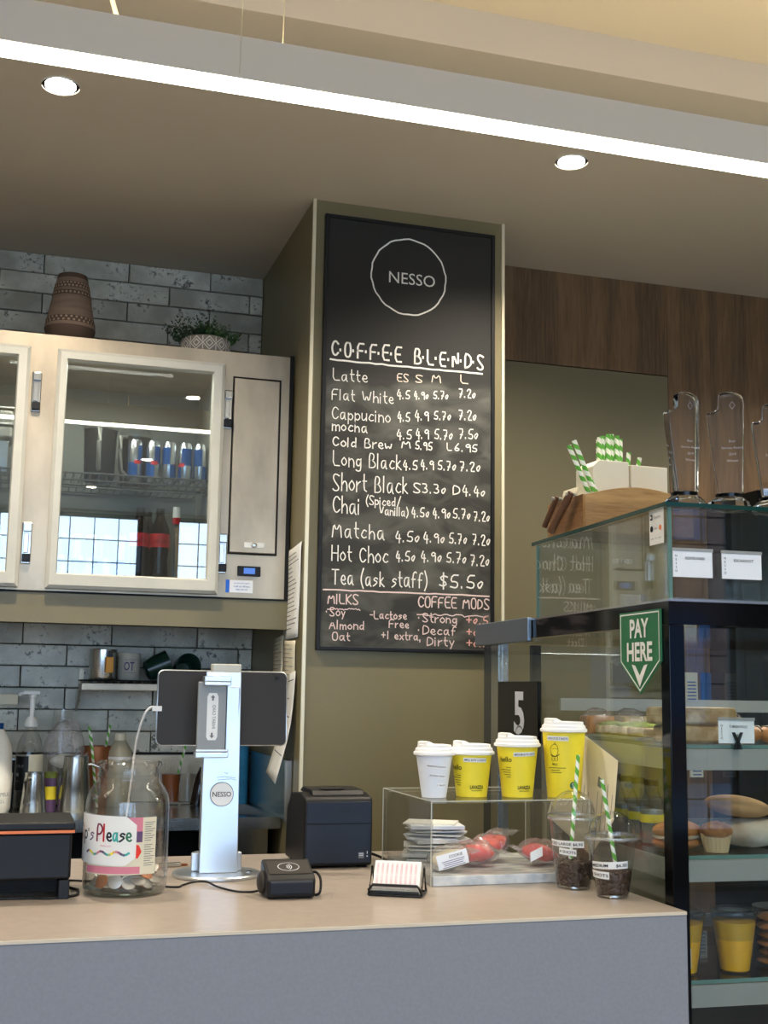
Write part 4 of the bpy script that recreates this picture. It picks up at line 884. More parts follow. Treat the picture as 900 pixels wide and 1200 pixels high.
obj('clip_body', MB().box(-.03, .02, -.008, .008, .001, .010), M['steel2'], t, bevel=.002); obj('clip_ring', MB().tube([(.026+.010*math.cos(a*.7), .010*math.sin(a*.7), .004) for a in range(9)], .002, 6, closed=True), M['bronze'], t, smooth=60)
obj('key_blade', MB().box(-.058, -.03, -.012, -.002, .001, .004), M['coinc'], t)

# tablet stand
SX, SY = .449, 2.662
t = thing('tablet_stand', 'silver tablet stand with a flat front plate and round base', 'tablet stand', (SX, SY, CT))
obj('base_disc', MB().lathe([(.092, 0), (.094, .002), (.094, .006), (.091, .0085)], n=64), M['alu'], t, smooth=30)
obj('base_bolt', MB().lathe([(.008, .0085), (.008, .010), (.005, .0105)], n=18, c=(.066, -.02, 0)), M['steel2'], t, smooth=30)
obj('rear_collar', MB().prism([(.055*math.cos(a*PI/12), .048*math.sin(a*PI/12)) for a in range(13)], lambda u, v, d: (u, v+.0+.002, d), .0086, .048), M['alu'], t, bevel=.003)
fp = MB(); w0, w1 = .041, .0385
fp.add([(-w0, -.026, .0086), (w0, -.026, .0086), (w1, -.014, .432), (-w1, -.014, .432), (-w0, -.018, .0086), (w0, -.018, .0086), (w1, -.006, .432), (-w1, -.006, .432)], [(0,1,2,3), (7,6,5,4), (0,4,5,1), (3,2,6,7), (0,3,7,4), (1,5,6,2)])
obj('front_plate', fp, M['alu'], t, bevel=.002)
sp_ = MB(); sp_.box(-.036, .037, -.017, .030, .05, .40); obj('rear_spine', sp_, M['alu'], t, bevel=.004)
boxo('top_clip', -.024, .040, -.004, .024, .401, .449, M['frame'], t, bevel=.003)
lg = plane_fn((.002, -.0234, .172), (1,0,0), (0,0.028,1), (0,-1,0), .0008)
on('logo_disc', disc2(.0255), lg, M['white'], t); lg2 = plane_fn((.002, -.0234, .172), (1,0,0), (0,0.028,1), (0,-1,0), .0014)
on('logo_circle', ring2(.0255, .0011), lg2, M['ink'], t); on('logo_wording', shift(typed('NESSO', .040, .0105, 'C', .01), 0, -.005), lg2, M['ink'], t)
on('scribble', merge(ribbon([(-.01, .03), (.02, .032), (.03, .029)], .0008), ribbon([(-.012, .035), (.004, .037), (.028, .034)], .0008), ribbon([(.004, .046), (.01, .042), (.012, .046)], .0008)), lg2, M['grey'], t)
t2 = thing('card_reader_cradle', 'grey metal phone cradle clipped on the front of the tablet stand', 'cradle', (SX-.026, SY-.022, CT+.262))
obj('back_plate', MB().box(-.032, .030, -.012, -.004, 0, .148), mat('cradle_grey', (150, 150, 146), .45, .3), t2, bevel=.002)
obj('lower_lip', MB().box(-.036, .034, -.032, .0, -.012, .0).box(-.036, .034, -.032, -.027, .0, .006), M['alu'], t2, bevel=.002)
obj('upper_lip', MB().box(-.022, .036, -.032, .0, .1485, .160).box(-.022, .036, -.032, -.027, .140, .1485), M['alu'], t2, bevel=.002)
obj('side_rail', MB().box(.0305, .034, -.018, -.002, .002, .146), M['alu'], t2)
lb = plane_fn((.0, -.0122, .074), (1,0,0), (0,0,1), (0,-1,0), .0006); rr_ = [(x*.012, y*.050) for x, y in ((-1,-.85), (-.7,-1), (.7,-1), (1,-.85), (1,.85), (.7,1), (-.7,1), (-1,.85))]
st = on('white_label', poly2(rr_), lb, M['white'], t2); lb2 = plane_fn((.0, -.0122, .074), (1,0,0), (0,0,1), (0,-1,0), .0012)
v, q = typed('INSERT CARD', .05, .007, 'C')
on('label_print', merge(([(y, x) for x, y in v], [tuple(reversed(g)) for g in q]), poly2([(0, .046), (-.005, .040), (-.002, .040), (-.002, .034), (.002, .034), (.002, .040), (.005, .040)]), poly2([(0, -.046), (.005, -.040), (.002, -.040), (.002, -.034), (-.002, -.034), (-.002, -.040), (-.005, -.040)])), lb2, M['grey'], st)
t = thing('tablet', 'large dark backed tablet held sideways behind the stand plate', 'tablet', (.458, 2.706, 1.333), 0)
rc = []
for cx, cy_, a0 in ((.131, .068, 0), (-.131, .068, 90), (-.131, -.068, 180), (.131, -.068, 270)):
    rc += [(cx+.012*math.cos(R(a0+k*18)), cy_+.012*math.sin(R(a0+k*18))) for k in range(6)]
obj('back_shell', MB().prism(rc, lambda u, v, d: (u, d+v*.06, v), -.004, .0035), M['charcoal'], t)
obj('screen', MB().prism([(u*.99, v*.985) for u, v in rc], lambda u, v, d: (u, d+v*.06, v), .0036, .0045), M['blackg'], t)
tr = MB(); pts = [Vector((u*1.003, v*.06-.0006, v*1.004)) for u, v in rc]; obj('metal_edge', MB().tube(pts, .0022, 6, closed=True), M['alu'], t, smooth=60)
boxo('camera_lens', .117, .124, -.0075, -.004, .064, .071, M['black'], t)
cable('white_charging_cable', [(.318, 2.703, 1.330), (.300, 2.703, 1.333), (.285, 2.71, 1.31), (.276, 2.75, 1.25), (.278, 2.85, 1.15), (.28, 2.95, 1.05), (.28, 2.99, .97), (.28, 2.995, .85)], .0024, 'white', 'white charging cable curving down from the tablet edge')
boxo('cable_plug', .303, .3235, 2.697, 2.709, 1.325, 1.336, M['white'], bpy.data.objects['white_charging_cable'])

# card terminal
t = thing('card_terminal', 'small black card terminal with a contactless symbol beside the tablet stand', 'card terminal', (.541, 2.375, CT), -.04)
side = [(-.036, .003), (-.040, .036), (-.030, .044), (.036, .066), (.046, .062), (.046, .003)]
obj('body', MB().prism(side, lambda u, v, d: (d, u, v), -.047, .047), M['black'], t, bevel=.004, seg=3)
obj('front_window', MB().prism([(-.0395, .010), (-.0425, .032), (-.0385, .036), (-.036, .010)], lambda u, v, d: (d, u, v), -.041, .041), M['navy'], t, bevel=.002)
tp = plane_fn((0, 0, .0547), (1,0,0), (0, .949, .316), None, .0006); on('top_panel', rect2(.082, .056), tp, M['charcoal'], t)
tp = plane_fn((0, 0, .0547), (1,0,0), (0, .949, .316), None, .0012)
arcs = [ribbon([(-.008+r*math.cos(a*.2), r*math.sin(a*.2)) for a in range(-4, 5)], .0016) for r in (.006, .010, .014)]
on('contactless_symbol', merge(ring2(.017, .0012, sx=1.25), *arcs), tp, M['silverink'], t)
obj('side_bulge', MB().blob((-.049, .012, .026), .010, .026, .022, 16, 10), M['charcoal'], t, smooth=60)
cable('black_cable', [(.586, 2.392, CT+.040), (.600, 2.388, CT+.042), (.606, 2.375, CT+.03), (.602, 2.362, CT+.008), (.594, 2.37, z), (.60, 2.42, z)], .0026, 'black', 'short black cable arching from the right of the card terminal')

# receipt printer
t = thing('receipt_printer', 'black receipt printer with a dark navy front near the column', 'printer', (.731, 2.71, CT), 0)
side = [(0, .005), (0, .148), (.006, .156), (.05, .164), (.14, .158), (.185, .12), (.19, .005)]
obj('body', MB().prism(side, lambda u, v, d: (d, u, v), -.080, .080), M['black'], t, bevel=.006, seg=3)
for x in (-.07, .055): boxo('foot', x, x+.015, .01, .18, 0, .0055, M['dark'], t)
boxo('front_lower', -.074, .076, -.002, .0, .012, .096, M['navy'], t, bevel=.001); boxo('front_upper', -.074, .076, -.002, .0, .0985, .146, M['navy'], t, bevel=.001)
obj('cover', MB().prism([(.018, .158), (.03, .170), (.12, .172), (.15, .160)], lambda u, v, d: (d, u, v), -.058, .066), M['black'], t, bevel=.003)
boxo('paper_slot', -.035, .02, .03, .05, .1715, .1735, M['charcoal'], t)
fb = plane_fn((.053, -.0022, .028), (1,0,0), (0,0,1), (0,-1,0), .0006); on('rating_label', merge(ring2(.0, .0), shift(rect2(.013, .013), 0, 0)), fb, M['grey'], t)
fb = plane_fn((.053, -.0022, .028), (1,0,0), (0,0,1), (0,-1,0), .0012); on('label_print', merge(rect2(.010, .002), shift(rect2(.010, .002), 0, .004), shift(rect2(.002, .006), .014, .006), shift(rect2(.003, .003), .014, -.002)), fb, M['silverink'], t)
on('maker_mark', shift(typed('STAR', .024, .008, 'C'), .012, .122), plane_fn((0, -.0022, 0), (1,0,0), (0,0,1), (0,-1,0), .0006), M['black'], t)

# card holder with loyalty cards
t = thing('card_holder', 'black mesh wire holder on the counter beside the acrylic stand', 'card holder', (.752, 2.343, CT), R(-27))
TL = Matrix.Rotation(R(-20), 4, 'X')
fr_ = [(-.052, -.012, .002), (.052, -.012, .002), (.052, -.013, .012), (.044, -.014, .022), (-.044, -.014, .022), (-.052, -.013, .012)]
obj('front_wire', MB().tube([(x, y-.008, zz) for x, y, zz in fr_], .0026, 8, closed=True), M['black'], t, smooth=60)
mm = MB()
for i in range(26):
    x = -.047+.0038*i
    mm.tube([(x-.004, -.0205, .004), (x+.004, -.0215, .021)], .0007, 3); mm.tube([(x+.004, -.0200, .004), (x-.004, -.0212, .021)], .0007, 3)
obj('wire_mesh', mm, M['black'], t, kind='stuff')
for x in (.052, -.052): obj('side_wire', MB().tube([(x, -.020, .003), (x, .018, .050), (x, .046, .003)], .0026, 8, closed=True), M['black'], t, smooth=60)
obj('rear_wire', MB().tube([(-.052, .046, .003), (.052, .046, .003)], .0026, 8), M['black'], t, smooth=60); obj('base_plate', MB().box(-.05, .05, -.018, .004, .001, .0025), M['black'], t)
t2 = thing('loyalty_cards', 'stack of white cards with pink print leaning in the mesh holder', 'cards', (.752, 2.343, CT), R(-27))
mb = MB().box(-.046, .046, -.007, .007, .0, .062).xf(Matrix.Translation((0, -.0075, .0065)) @ Matrix.Rotation(R(-32), 4, 'X')); obj('card_stack', mb, M['paper'], t2)
cf = Matrix.Translation((0, -.0075, .0065)) @ Matrix.Rotation(R(-32), 4, 'X')
cfn = lambda x, y: cf @ Vector((x, -.0078, y))
tx = []
for i in range(9):
    v, q = typed('NESSO COFFEE', .050, .0042, 'L'); tx.append(([(-.041+.0095*i+y, .056-x) for x, y in v], [tuple(reversed(g)) for g in q]))
on('card_print', merge(*tx), cfn, M['pink'], t2, kind='stuff')

# acrylic stand on a marble slab
RX0, RX1, RY0, RY1, RZ = .852, 1.212, 2.425, 2.765, 1.151
t = thing('marble_slab', 'pale veined marble slab under the acrylic stand', 'slab', (0, 0, 0)); boxo('slab', RX0+.006, RX1-.006, RY0+.002, RY1-.02, CT, CT+.020, M['marble'], t, bevel=.002)
bpy.data.objects['marble_slab'].location = (0, 0, 0)
t = thing('acrylic_stand', 'clear acrylic bridge stand carrying four paper cups', 'display stand', (0, 0, 0)); e = .004
for nm, b in (('top_sheet', (RX0, RX1, RY0, RY1, RZ-e, RZ)), ('side_sheet', (RX0, RX0+e, RY0, RY1, CT, RZ-e-.0005)), ('side_sheet', (RX1-e, RX1, RY0, RY1, CT, RZ-e-.0005))): boxo(nm, *b, M['acrylic'], t)
for a, b in (((RX0, RY0, RZ), (RX1, RY0, RZ)), ((RX0, RY1, RZ), (RX1, RY1, RZ)), ((RX0, RY0, CT), (RX0, RY0, RZ)), ((RX0, RY1, CT), (RX0, RY1, RZ)), ((RX0, RY0, RZ), (RX0, RY1, RZ)), ((RX1, RY0, CT), (RX1, RY0, RZ)), ((RX1, RY1, CT), (RX1, RY1, RZ))):
    a, b = Vector(a), Vector(b); d = Vector((.0009, .0009, .0009)); lo = Vector(map(min, a, b))-d; hi = Vector(map(max, a, b))+d; lo.z = max(lo.z, CT)
    boxo('polished_edge', lo.x, hi.x, lo.y, hi.y, lo.z, hi.z, M['edgeclear'], t)

def paper_cup(x, y, rb, rt, hb, rl, lab, m, strips, extra=None, tdir=0):
    t = thing('paper_cup', lab, 'paper cup', (x, y, RZ+.0005), 0, 'takeaway cups on the acrylic stand')
    t0 = TC(x, y)+tdir; rz = lambda z: rb+(rt-rb)*max(0, min(z, hb))/hb
    obj('cup_body', MB().lathe([(rb*.97, .002), (rb, 0), (rb+.0004, .003), (rt, hb)], n=48), M[m], t, smooth=40)
    L = [(rt+.001, hb-.001), (rl, hb+.001), (rl, hb+.006), (rl-.003, hb+.008), (rl-.0045, hb+.014), (rl-.008, hb+.016), (rl-.009, hb+.022), (rl-.013, hb+.0225), (rl-.016, hb+.0195)]
    ld = obj('lid', MB().lathe(L, n=48), M['lid'], t, smooth=35)
    w = rl*.38
    sp = MB().prism([(rl-.012, hb+.015), (rl-.013, hb+.029), (rl-.022, hb+.030), (rl-.040, hb+.022), (rl-.040, hb+.016)], lambda u, v, d: (u*math.cos(t0-1.0+tdir)-d*math.sin(t0-1.0+tdir), u*math.sin(t0-1.0+tdir)+d*math.cos(t0-1.0+tdir), v), -w, w)
    obj('sip_spout', sp, M['lid'], ld, bevel=.002)
    for (txt, ww, u0, zz, hgt, sl) in strips:
        f = cone_fn((0,0,0), rz, t0, .0012); f2 = cone_fn((0,0,0), rz, t0, .0022)
        s = on('label_tape', merge(*[([(u0+ww*i/8, zz-hgt/2+sl*i/8), (u0+ww*(i+1)/8, zz-hgt/2+sl*(i+1)/8), (u0+ww*(i+1)/8, zz+hgt/2+sl*(i+1)/8), (u0+ww*i/8, zz+hgt/2+sl*i/8)], [(0,1,2,3)]) for i in range(8)]), f, M['white' if m == 'yellow' else 'cardw'], t, smooth=60)
        v, q = typed(txt, ww*.92, hgt*.46, 'L', .012); on('tape_lettering', ([(a+u0+ww*.04, b+zz-hgt*.23+sl*a/ww) for a, b in v], q), f2, M['ink'], s)
    f3 = cone_fn((0,0,0), rz, t0, .001)
    for nm, s in (extra or []): on(nm, s, f3, M['ink'], t)
    return t
def brand(u, z, k=1.0): return merge(shift(typed('LAVAZZA', .030*k, .0075*k, 'C', .03), u, z), shift(rect2(.024*k, .0009), u, z-.004))
def leftprint(u, z): return [('cup_wording', merge(shift(typed('hello', .030, .011, 'R', .01), u, z), *[shift(rect2(w, .0011), u-.002-w/2, z-.012-.0052*i) for i, w in enumerate((.012, .026, .020, .017, .010))]))]
paper_cup(.8925, 2.525, .0265, .0395, .089, .0455, 'white paper cup with printed strips, smallest cup on the acrylic stand', 'whitecup', [("BARISTA'S SHOT", .044, -.016, .068, .008, -.004), ('EXTRA SHOT', .036, -.010, .048, .008, -.003), ('1 SHOT', .020, .006, .027, .008, -.001)])
paper_cup(.983, 2.535, .0335, .0435, .090, .0500, 'yellow paper cup marked small, second from the left on the stand', 'yellow', [('SMALL $4.90 1.5 SHOTS', .052, -.018, .080, .009, -.001)], [('brand_lettering', brand(.012, .018))]+leftprint(-.022, .058), .0)
paper_cup(1.083, 2.515, .0335, .0450, .108, .0515, 'yellow paper cup marked medium, third from the left on the stand', 'yellow', [('MEDIUM $5.70 2 SHOTS', .052, -.008, .092, .009, .002)], [('brand_lettering', brand(.016, .018))]+leftprint(-.012, .076))
face = [ring2(.010, .0009, 24, .95)]
bird = merge(ribbon([(math.cos(a*.4+1.57)*(.0095+.002*math.sin(a*.4)), math.sin(a*.4+1.57)*.013) for a in range(17)], .0009), ribbon([(-.010, -.010), (-.003, -.014), (.004, -.013), (.010, -.009)], .0016), ribbon([(-.006, -.012), (-.007, -.022), (-.002, -.024), (-.001, -.016)], .001), ribbon([(.006, -.012), (.007, -.022), (.002, -.024), (.001, -.016)], .001), ribbon([(-.004, .003), (-.001, .003)], .0008), ribbon([(.002, .003), (.005, .003)], .0008), ribbon([(-.002, .012), (0, .017), (.002, .012)], .001))
paper_cup(1.186, 2.495, .0365, .0470, .141, .0520, 'tall yellow paper cup with a line drawing, largest on the stand', 'yellow', [('LARGE $7.20 3 SHOTS', .050, -.040, .128, .010, -.001)], [('line_drawing', shift(bird, -.020, .102)), ('cup_wording', merge(shift(typed('HELLO', .012, .004, 'C', .02), -.020, .070), *[shift(rect2(w, .0011), -.020+u, .064-.005*i) for i, (w, u) in enumerate(((.040, .004), (.022, 0), (.026, .002)))])), ('recycling_wording', shift(rect2(.008, .001), .020, .014))])
c4 = bpy.data.objects['paper_cup.003']; rzf = lambda z: .0365+.0105*z/.141
gs = on('green_badge', shift(disc2(.0075, 20), .020, .027), cone_fn((0,0,0), rzf, TC(1.186, 2.495), .001), M['green'], c4); on('badge_mark', shift(hand('S', .005, .008, .0012, 1), .0175, .023), cone_fn((0,0,0), rzf, TC(1.186, 2.495), .0016), M['white'], gs)

# paper slips and wrapped sweets under the stand
sb = CT+.0205
for i in range(11):
    rnd = random.Random(i*7)
    o = boxo('folded_slip', -.075+.01*rnd.random(), .045+.02*rnd.random(), -.045, .045+.01*rnd.random(), 0, .0035+(.005 if i % 4 == 1 else 0), M['paper' if i % 3 else 'cardw'], None, bevel=.0015)
    o.location = (.955+rnd.uniform(-.01, .012), 2.672+rnd.uniform(-.008, .008), sb+.0095*i*.82); o.rotation_euler = (0, 0, rnd.uniform(-.25, .25)-.3)
    tag(o, 'folded white paper slip in the pile under the acrylic stand', 'paper slip', 'folded paper slips')
def sweet(x, y, rz, tilt, kind, lab, s=1.12):
    t = thing('wrapped_sweet', lab, 'wrapped sweet', (x, y, sb), rz, 'wrapped sweets on the marble slab'); T = Matrix.Rotation(R(tilt), 4, 'Y')
    mb = MB().blob((0, 0, .024), .044*s, .032*s, .0260, 24, 14, .07, int(x*1000)).xf(T); k = min(v[2] for v in mb.v); mb.xf(Matrix.Translation((0, 0, -k+.0005)))
    obj('film_wrapper', mb, M['film'], t, smooth=45)
    dz = -k+.0005
    for sx in (-1, 1):
        q = MB(); q.grid(6, 2, lambda u, v: (sx*(.038+.022*v)*s, (-.024+.048*u)*s*(1+.25*v), .024+.004*math.sin(u*19+v*3))); q.xf(Matrix.Translation((0, 0, dz)) @ T); obj('crimped_end', q, M['film'], t, fix=False)
    if kind == 'red':
        rnd = random.Random(int(y*999))
        for i in range(4):
            a = i*1.5; q = MB().blob((.010*math.cos(a), .008*math.sin(a), .020+.004*(i % 2)), .028*s, .022*s, .015, 18, 10, .05, i); q.xf(Matrix.Translation((0, 0, dz)) @ T); obj('red_sweet', q, M['red'], t, smooth=50)
        q = MB().grid(4, 2, lambda u, v: (-.012+.022*u, (-.022-.005*v)*s, .036-.012*v)); q.xf(Matrix.Translation((0, 0, dz)) @ T)
    else:
        q = MB(); fn = lambda u, v: (-.034+.068*u, (-.0325-.002*math.sin(u*3))*s*math.cos(.7*(v-.45))+.0, .009+.030*v); q.grid(10, 5, fn); q.xf(Matrix.Translation((0, 0, dz)) @ T); l = obj('white_label', q, M['cardw'], t, smooth=60, fix=False)
        tx = merge(*[shift(rect2(.05-.004*(i % 3), .0011), 0, -.004*i) for i in range(4)]); 
        on('label_print', tx, lambda a, b: Matrix.Translation((0, 0, dz)) @ T @ Vector((a, -.0350*s, .024+b)), M['purple'], l); on('label_heading', shift(typed('COOKIE', .030, .006, 'C'), .008, .029), lambda a, b: Matrix.Translation((0, 0, dz)) @ T @ Vector((a, -.0345*s, b)), M['ink'], l)
        obj('biscuit', MB().blob((0, 0, .024), .034*s, .024*s, .015, 16, 10, .03, 2).xf(Matrix.Translation((0, 0, dz)) @ T), M['cream'], t, smooth=50)
sweet(.918, 2.49, -.05, -14, 'white', 'biscuit in clear film with a white label at the left of the slab')
sweet(.998, 2.55, .1, 0, 'red', 'red sweets in clear film just right of the labelled biscuit', 1.2)
sweet(1.070, 2.63, .5, -22, 'red', 'red sweets in clear film tilted up in the middle of the slab', 1.3)
sweet(1.142, 2.535, -.2, 8, 'red', 'red sweets in clear film at the right end of the slab')
c = bpy.data.objects['wrapped_sweet.003']; on('white_band', rect2(.03, .02), plane_fn((-.012, -.033, .028), (1,0,.5), (0,.2,1), (0,-1,0), .001), M['cardw'], c)

# clear cups of coffee beans
def bean_mesh():
    mb = MB().blob((0, 0, 0), .0068, .0046, .0032, 8, 5); me = obj('coffee_bean', mb, M['coffee'], smooth=70); m_ = me.data; bpy.data.objects.remove(me); return mb
BN = bean_mesh()
def clear_cup(x, y, rb, rt, h, rl, dome, fill, lab, strips, straw_pts, slab):
    t = thing('clear_cup', lab, 'plastic cup', (x, y, CT), 0, 'clear domed cups of coffee beans'); t0 = TC(x, y)
    rz = lambda z: rb+(rt-rb)*max(0, min(z, h))/h
    obj('cup_body', MB().lathe([(rb*.9, .004), (rb*.96, 0), (rb, .004), (rb+.001, .008), (rt, h-.004), (rt+.002, h)], n=48), M['plastic'], t, smooth=60).data
    dm = [(rl-.002, h-.006), (rl, h-.004), (rl+.001, h+.002), (rl-.003, h+.005), (rl-.006, h+.006)]+[((rl-.008)*math.cos(a*.13), h+.006+dome*math.sin(a*.13)) for a in range(0, 11)]+[(.012, h+.006+dome*.985)]
    obj('dome_lid', MB().lathe(dm, n=48, cap0=False, cap1=False), M['plastic'], t, smooth=60)
    obj('lid_rim', MB().lathe([(rl+.0005, h-.003), (rl+.0018, h), (rl+.0005, h+.003)], n=48, cap0=False, cap1=False), M['rim'], t, smooth=60)
    obj('base_ring', MB().lathe([(rb*.7, .001), (rb*.8, .002), (rb*.8, .006), (rb*.7, .006)], n=36), M['steel2'], t, smooth=60)
    core = MB().lathe([(rz(.01)-.005, .009), (rz(fill)-.006, fill-.004)], n=24); obj('bean_core', core, M['coffee'], t, smooth=30)
    mb = MB(); rnd = random.Random(int(x*1000))
    for i in range(420):
        if i < 300: zz = rnd.uniform(.010, fill); a = rnd.uniform(0, 2*PI); rr = rz(zz)-.0038
        else: zz = fill-.002+rnd.uniform(-.003, .004); a = rnd.uniform(0, 2*PI); rr = (rz(fill)-.006)*math.sqrt(rnd.random())
        Q = Matrix.Translation((rr*math.cos(a), rr*math.sin(a), zz)) @ Matrix.Rotation(a+PI/2, 4, 'Z') @ Matrix.Rotation(PI/2 if i < 300 else rnd.uniform(0, 1), 4, 'X') @ Matrix.Rotation(rnd.uniform(0, PI), 4, 'Z')
        mb.add([Q @ Vector(v) for v in BN.v], BN.f)
    tag(obj('coffee_beans', mb, M['coffee'], smooth=70, kind='stuff', fix=False), slab, 'coffee beans').location = (x, y, CT)
    for (txt, ww, u0, zz, hgt, sl) in strips:
        f = cone_fn((0,0,0), rz, t0, .0012); f2 = cone_fn((0,0,0), rz, t0, .002)
        s = on('label_tape', merge(*[([(u0+ww*i/8, zz-hgt/2+sl*i/8), (u0+ww*(i+1)/8, zz-hgt/2+sl*(i+1)/8), (u0+ww*(i+1)/8, zz+hgt/2+sl*(i+1)/8), (u0+ww*i/8, zz+hgt/2+sl*i/8)], [(0,1,2,3)]) for i in range(8)]), f, M['white'], t, smooth=60)
        v, q = typed(txt, ww*.92, hgt*.42, 'L', .015); on('tape_lettering', ([(a+u0+ww*.04, b+zz-hgt*.21+sl*a/ww) for a, b in v], q), f2, M['ink'], s)
    straw(*straw_pts, 'green striped paper straw standing in the '+('large' if rb > .034 else 'medium')+' clear cup', None, .0042)
clear_cup(1.140, 2.356, .0345, .0500, .143, .0540, .049, .052, 'large clear domed cup of coffee beans, taller and farther one', [('ICED LARGE $6.95', .078, -.056, .093, .013, -.001), ('4 SHOTS', .036, -.030, .078, .013, -.003)], ((1.128, 2.345, 1.040), (1.150, 2.350, 1.250)), 'dark coffee beans filling the bottom of the large clear cup')
clear_cup(1.168, 2.238, .0310, .0480, .116, .0545, .044, .048, 'medium clear domed cup of coffee beans, nearest the counter edge', [('MEDIUM     $6.50', .080, -.048, .063, .014, .004), ('3 SHOTS', .046, -.052, .046, .014, -.001)], ((1.176, 2.238, 1.035), (1.144, 2.232, 1.208)), 'dark coffee beans filling the bottom of the medium clear cup')

# ---------------------------------------------------------------- display case
DR = R(-2.9); DX, DY = 1.234, 2.118
def D(name, lab, cat, u=0, v=0, z=0, rz=0, grp=None):
    return thing(name, lab, cat, (DX+u*math.cos(DR)-v*math.sin(DR), DY+u*math.sin(DR)+v*math.cos(DR), z), DR+rz, grp)
def Dp(u, v, z): return (DX+u*math.cos(DR)-v*math.sin(DR), DY+u*math.sin(DR)+v*math.cos(DR), z)
CWD, CDP = .95, 1.12
t = D('display_case', 'large black framed glass food display case at the end of the counter', 'display case')
boxo('base_box', .0, CWD, .0, CDP, .02, .70, M['black'], t)
boxo('roof', .001, CWD, .001, CDP, 1.515, 1.560, M['blackg'], t)
boxo('roof_lip', -.001, CWD, -.001, CDP, 1.5605, 1.565, M['steel2'], t)
boxo('front_glass', .038, CWD, .004, .009, .70, 1.512, M['glass'], t)
boxo('side_glass', .003, .008, .045, .995, .70, 1.512, M['glass'], t)
boxo('corner_post', .0, .034, .0, .036, .70, 1.5145, M['blackg'], t, bevel=.002)
boxo('front_header', .036, CWD, .003, .008, 1.440, 1.5145, M['blackg'], t) if False else None
boxo('side_post', .001, .03, 1.0, 1.06, .70, 1.5145, M['steel2'], t); boxo('side_post', .001, .03, 1.064, CDP, .70, 1.5145, mat('smoked_panel', (70, 74, 76), .2, .5), t)
boxo('end_fascia', -.012, .0005, .742, 1.165, 1.506, 1.568, mat('blue_steel', (128, 140, 152), .3, .7), t, bevel=.003)
boxo('right_side', CWD-.02, CWD, .01, CDP, .70, 1.5145, M['blackg'], t)
for v0 in (.84, ): 
    boxo('rear_door', .04, .48, v0, v0+.006, .72, 1.50, M['glass'], t); boxo('rear_door', .47, .92, v0+.012, v0+.018, .72, 1.50, M['glass'], t)
    for u0 in (.04, .455, .90): boxo('door_stile', u0, u0+.022, v0-.004, v0+.022, .72, 1.50, M['charcoal'], t)
for k, z_ in enumerate((1.28, 1.065, .83)):
    s = boxo('glass_shelf', .036, CWD-.03, .055, .70, z_-.008, z_, M['glass'], t)
    boxo('shelf_front_edge', .036, CWD-.03, .0545, .0549, z_-.0078, z_-.0002, M['glassedge2'], s)
    boxo('front_rail', .036, CWD-.03, .050, .062, z_-.050, z_-.009, M['fin'], s)
    boxo('side_rail', .030, .0355, .055, .62, z_-.050, z_-.009, M['fin'], s)
    boxo('rear_rail', .036, CWD-.03, .70, .708, z_-.03, z_+.0, M['fin'], s)
boxo('top_rear_rail', .036, CWD-.03, .64, .652, 1.335, 1.365, M['fin'], t)
lamp('AREA', 'case_lamp', Dp(.45, .25, 1.50), 2.2, (1, .95, .84), .7, .03, rot=(0, 0, DR))

# PAY HERE sign
PH = D('pay_here_sign', 'green pennant sign reading pay here on the side of the display case', 'sign')
# on the side pane the reader sees the rear edge at the left: local x of the sign runs toward the front corner (-v)
def side_fn(v0, z0, off): return lambda x, y: Vector((-off, v0-x, z0+y))
sgn = [(-.094, .071), (.094, .071), (.094, -.033), (0, -.098), (-.094, -.033)]
mb = MB().prism(sgn, lambda a, b, d: (d, .121-a, 1.476+b), -.0035, -.0008); obj('sign_plate', mb, M['green'], PH)
kk = .93; inner = [(a*kk, b*kk) for a, b in sgn]+[(sgn[0][0]*kk, sgn[0][1]*kk)]
lines = merge(*[ribbon([inner[i], inner[i+1]], .0028) for i in range(5)]); on('sign_border', lines, side_fn(.121, 1.476, .0042), M['white'], PH)
on('sign_lettering', merge(shift(typed('PAY', .086, .038, 'C', .03), 0, .018), shift(typed('HERE', .116, .038, 'C', .03), 0, -.030)), side_fn(.121, 1.476, .0046), M['white'], PH)
on('arrow_mark', merge(poly2([(-.036, -.038), (-.020, -.040), (0, -.060), (0, -.084)]), poly2([(.036, -.038), (0, -.084), (0, -.060), (.020, -.040)])), side_fn(.121, 1.476, .0046), M['white'], PH)
# number five
t = D('number_sign', 'black square sign with a pale number five on the case side', 'sign')
boxo('sign_plate', -.0035, -.0008, .695, .99, 1.248, 1.405, M['blackg'], t)
v, q = typed('5', .075, .105, 'C', .03); on('numeral', (v, q), side_fn(.825, 1.275, .0042), M['silverink'], t)
on('scribble', merge(ring2(.030, .003, sx=1.1)), side_fn(.82, 1.262, .0050), M['black'], t)
# loose sheet taped to the side pane
t = D('taped_sheet', 'large cream printed sheet leaning against the case behind the cups', 'sheet')
pg = [(.483, 1.303), (.236, 1.237), (.262, 1.11), (.382, 1.024), (.640, 1.083)]
obj('paper_sheet', MB().prism(pg, lambda a, b, d: (d, a, b), -.0016, -.001), M['cream'], t)
ax, ay = Vector((0, -.247, -.066)).normalized(), Vector((0, -.066*.9, .247)).normalized()
tx = []
sf = lambda x, y: Vector((-.0022, .47, 1.285))+ax*x+ay*y
rnd = random.Random(4)
for i in range(9): tx.append(shift(rect2(.0022, rnd.uniform(.04, .12), 1, 0, 0), .035+.024*i, -.165+.012*(i % 2)))
tx.append(shift(rect2(.018, .022), .16, -.06)); on('printed_lines', merge(*tx), sf, M['grey'], t)

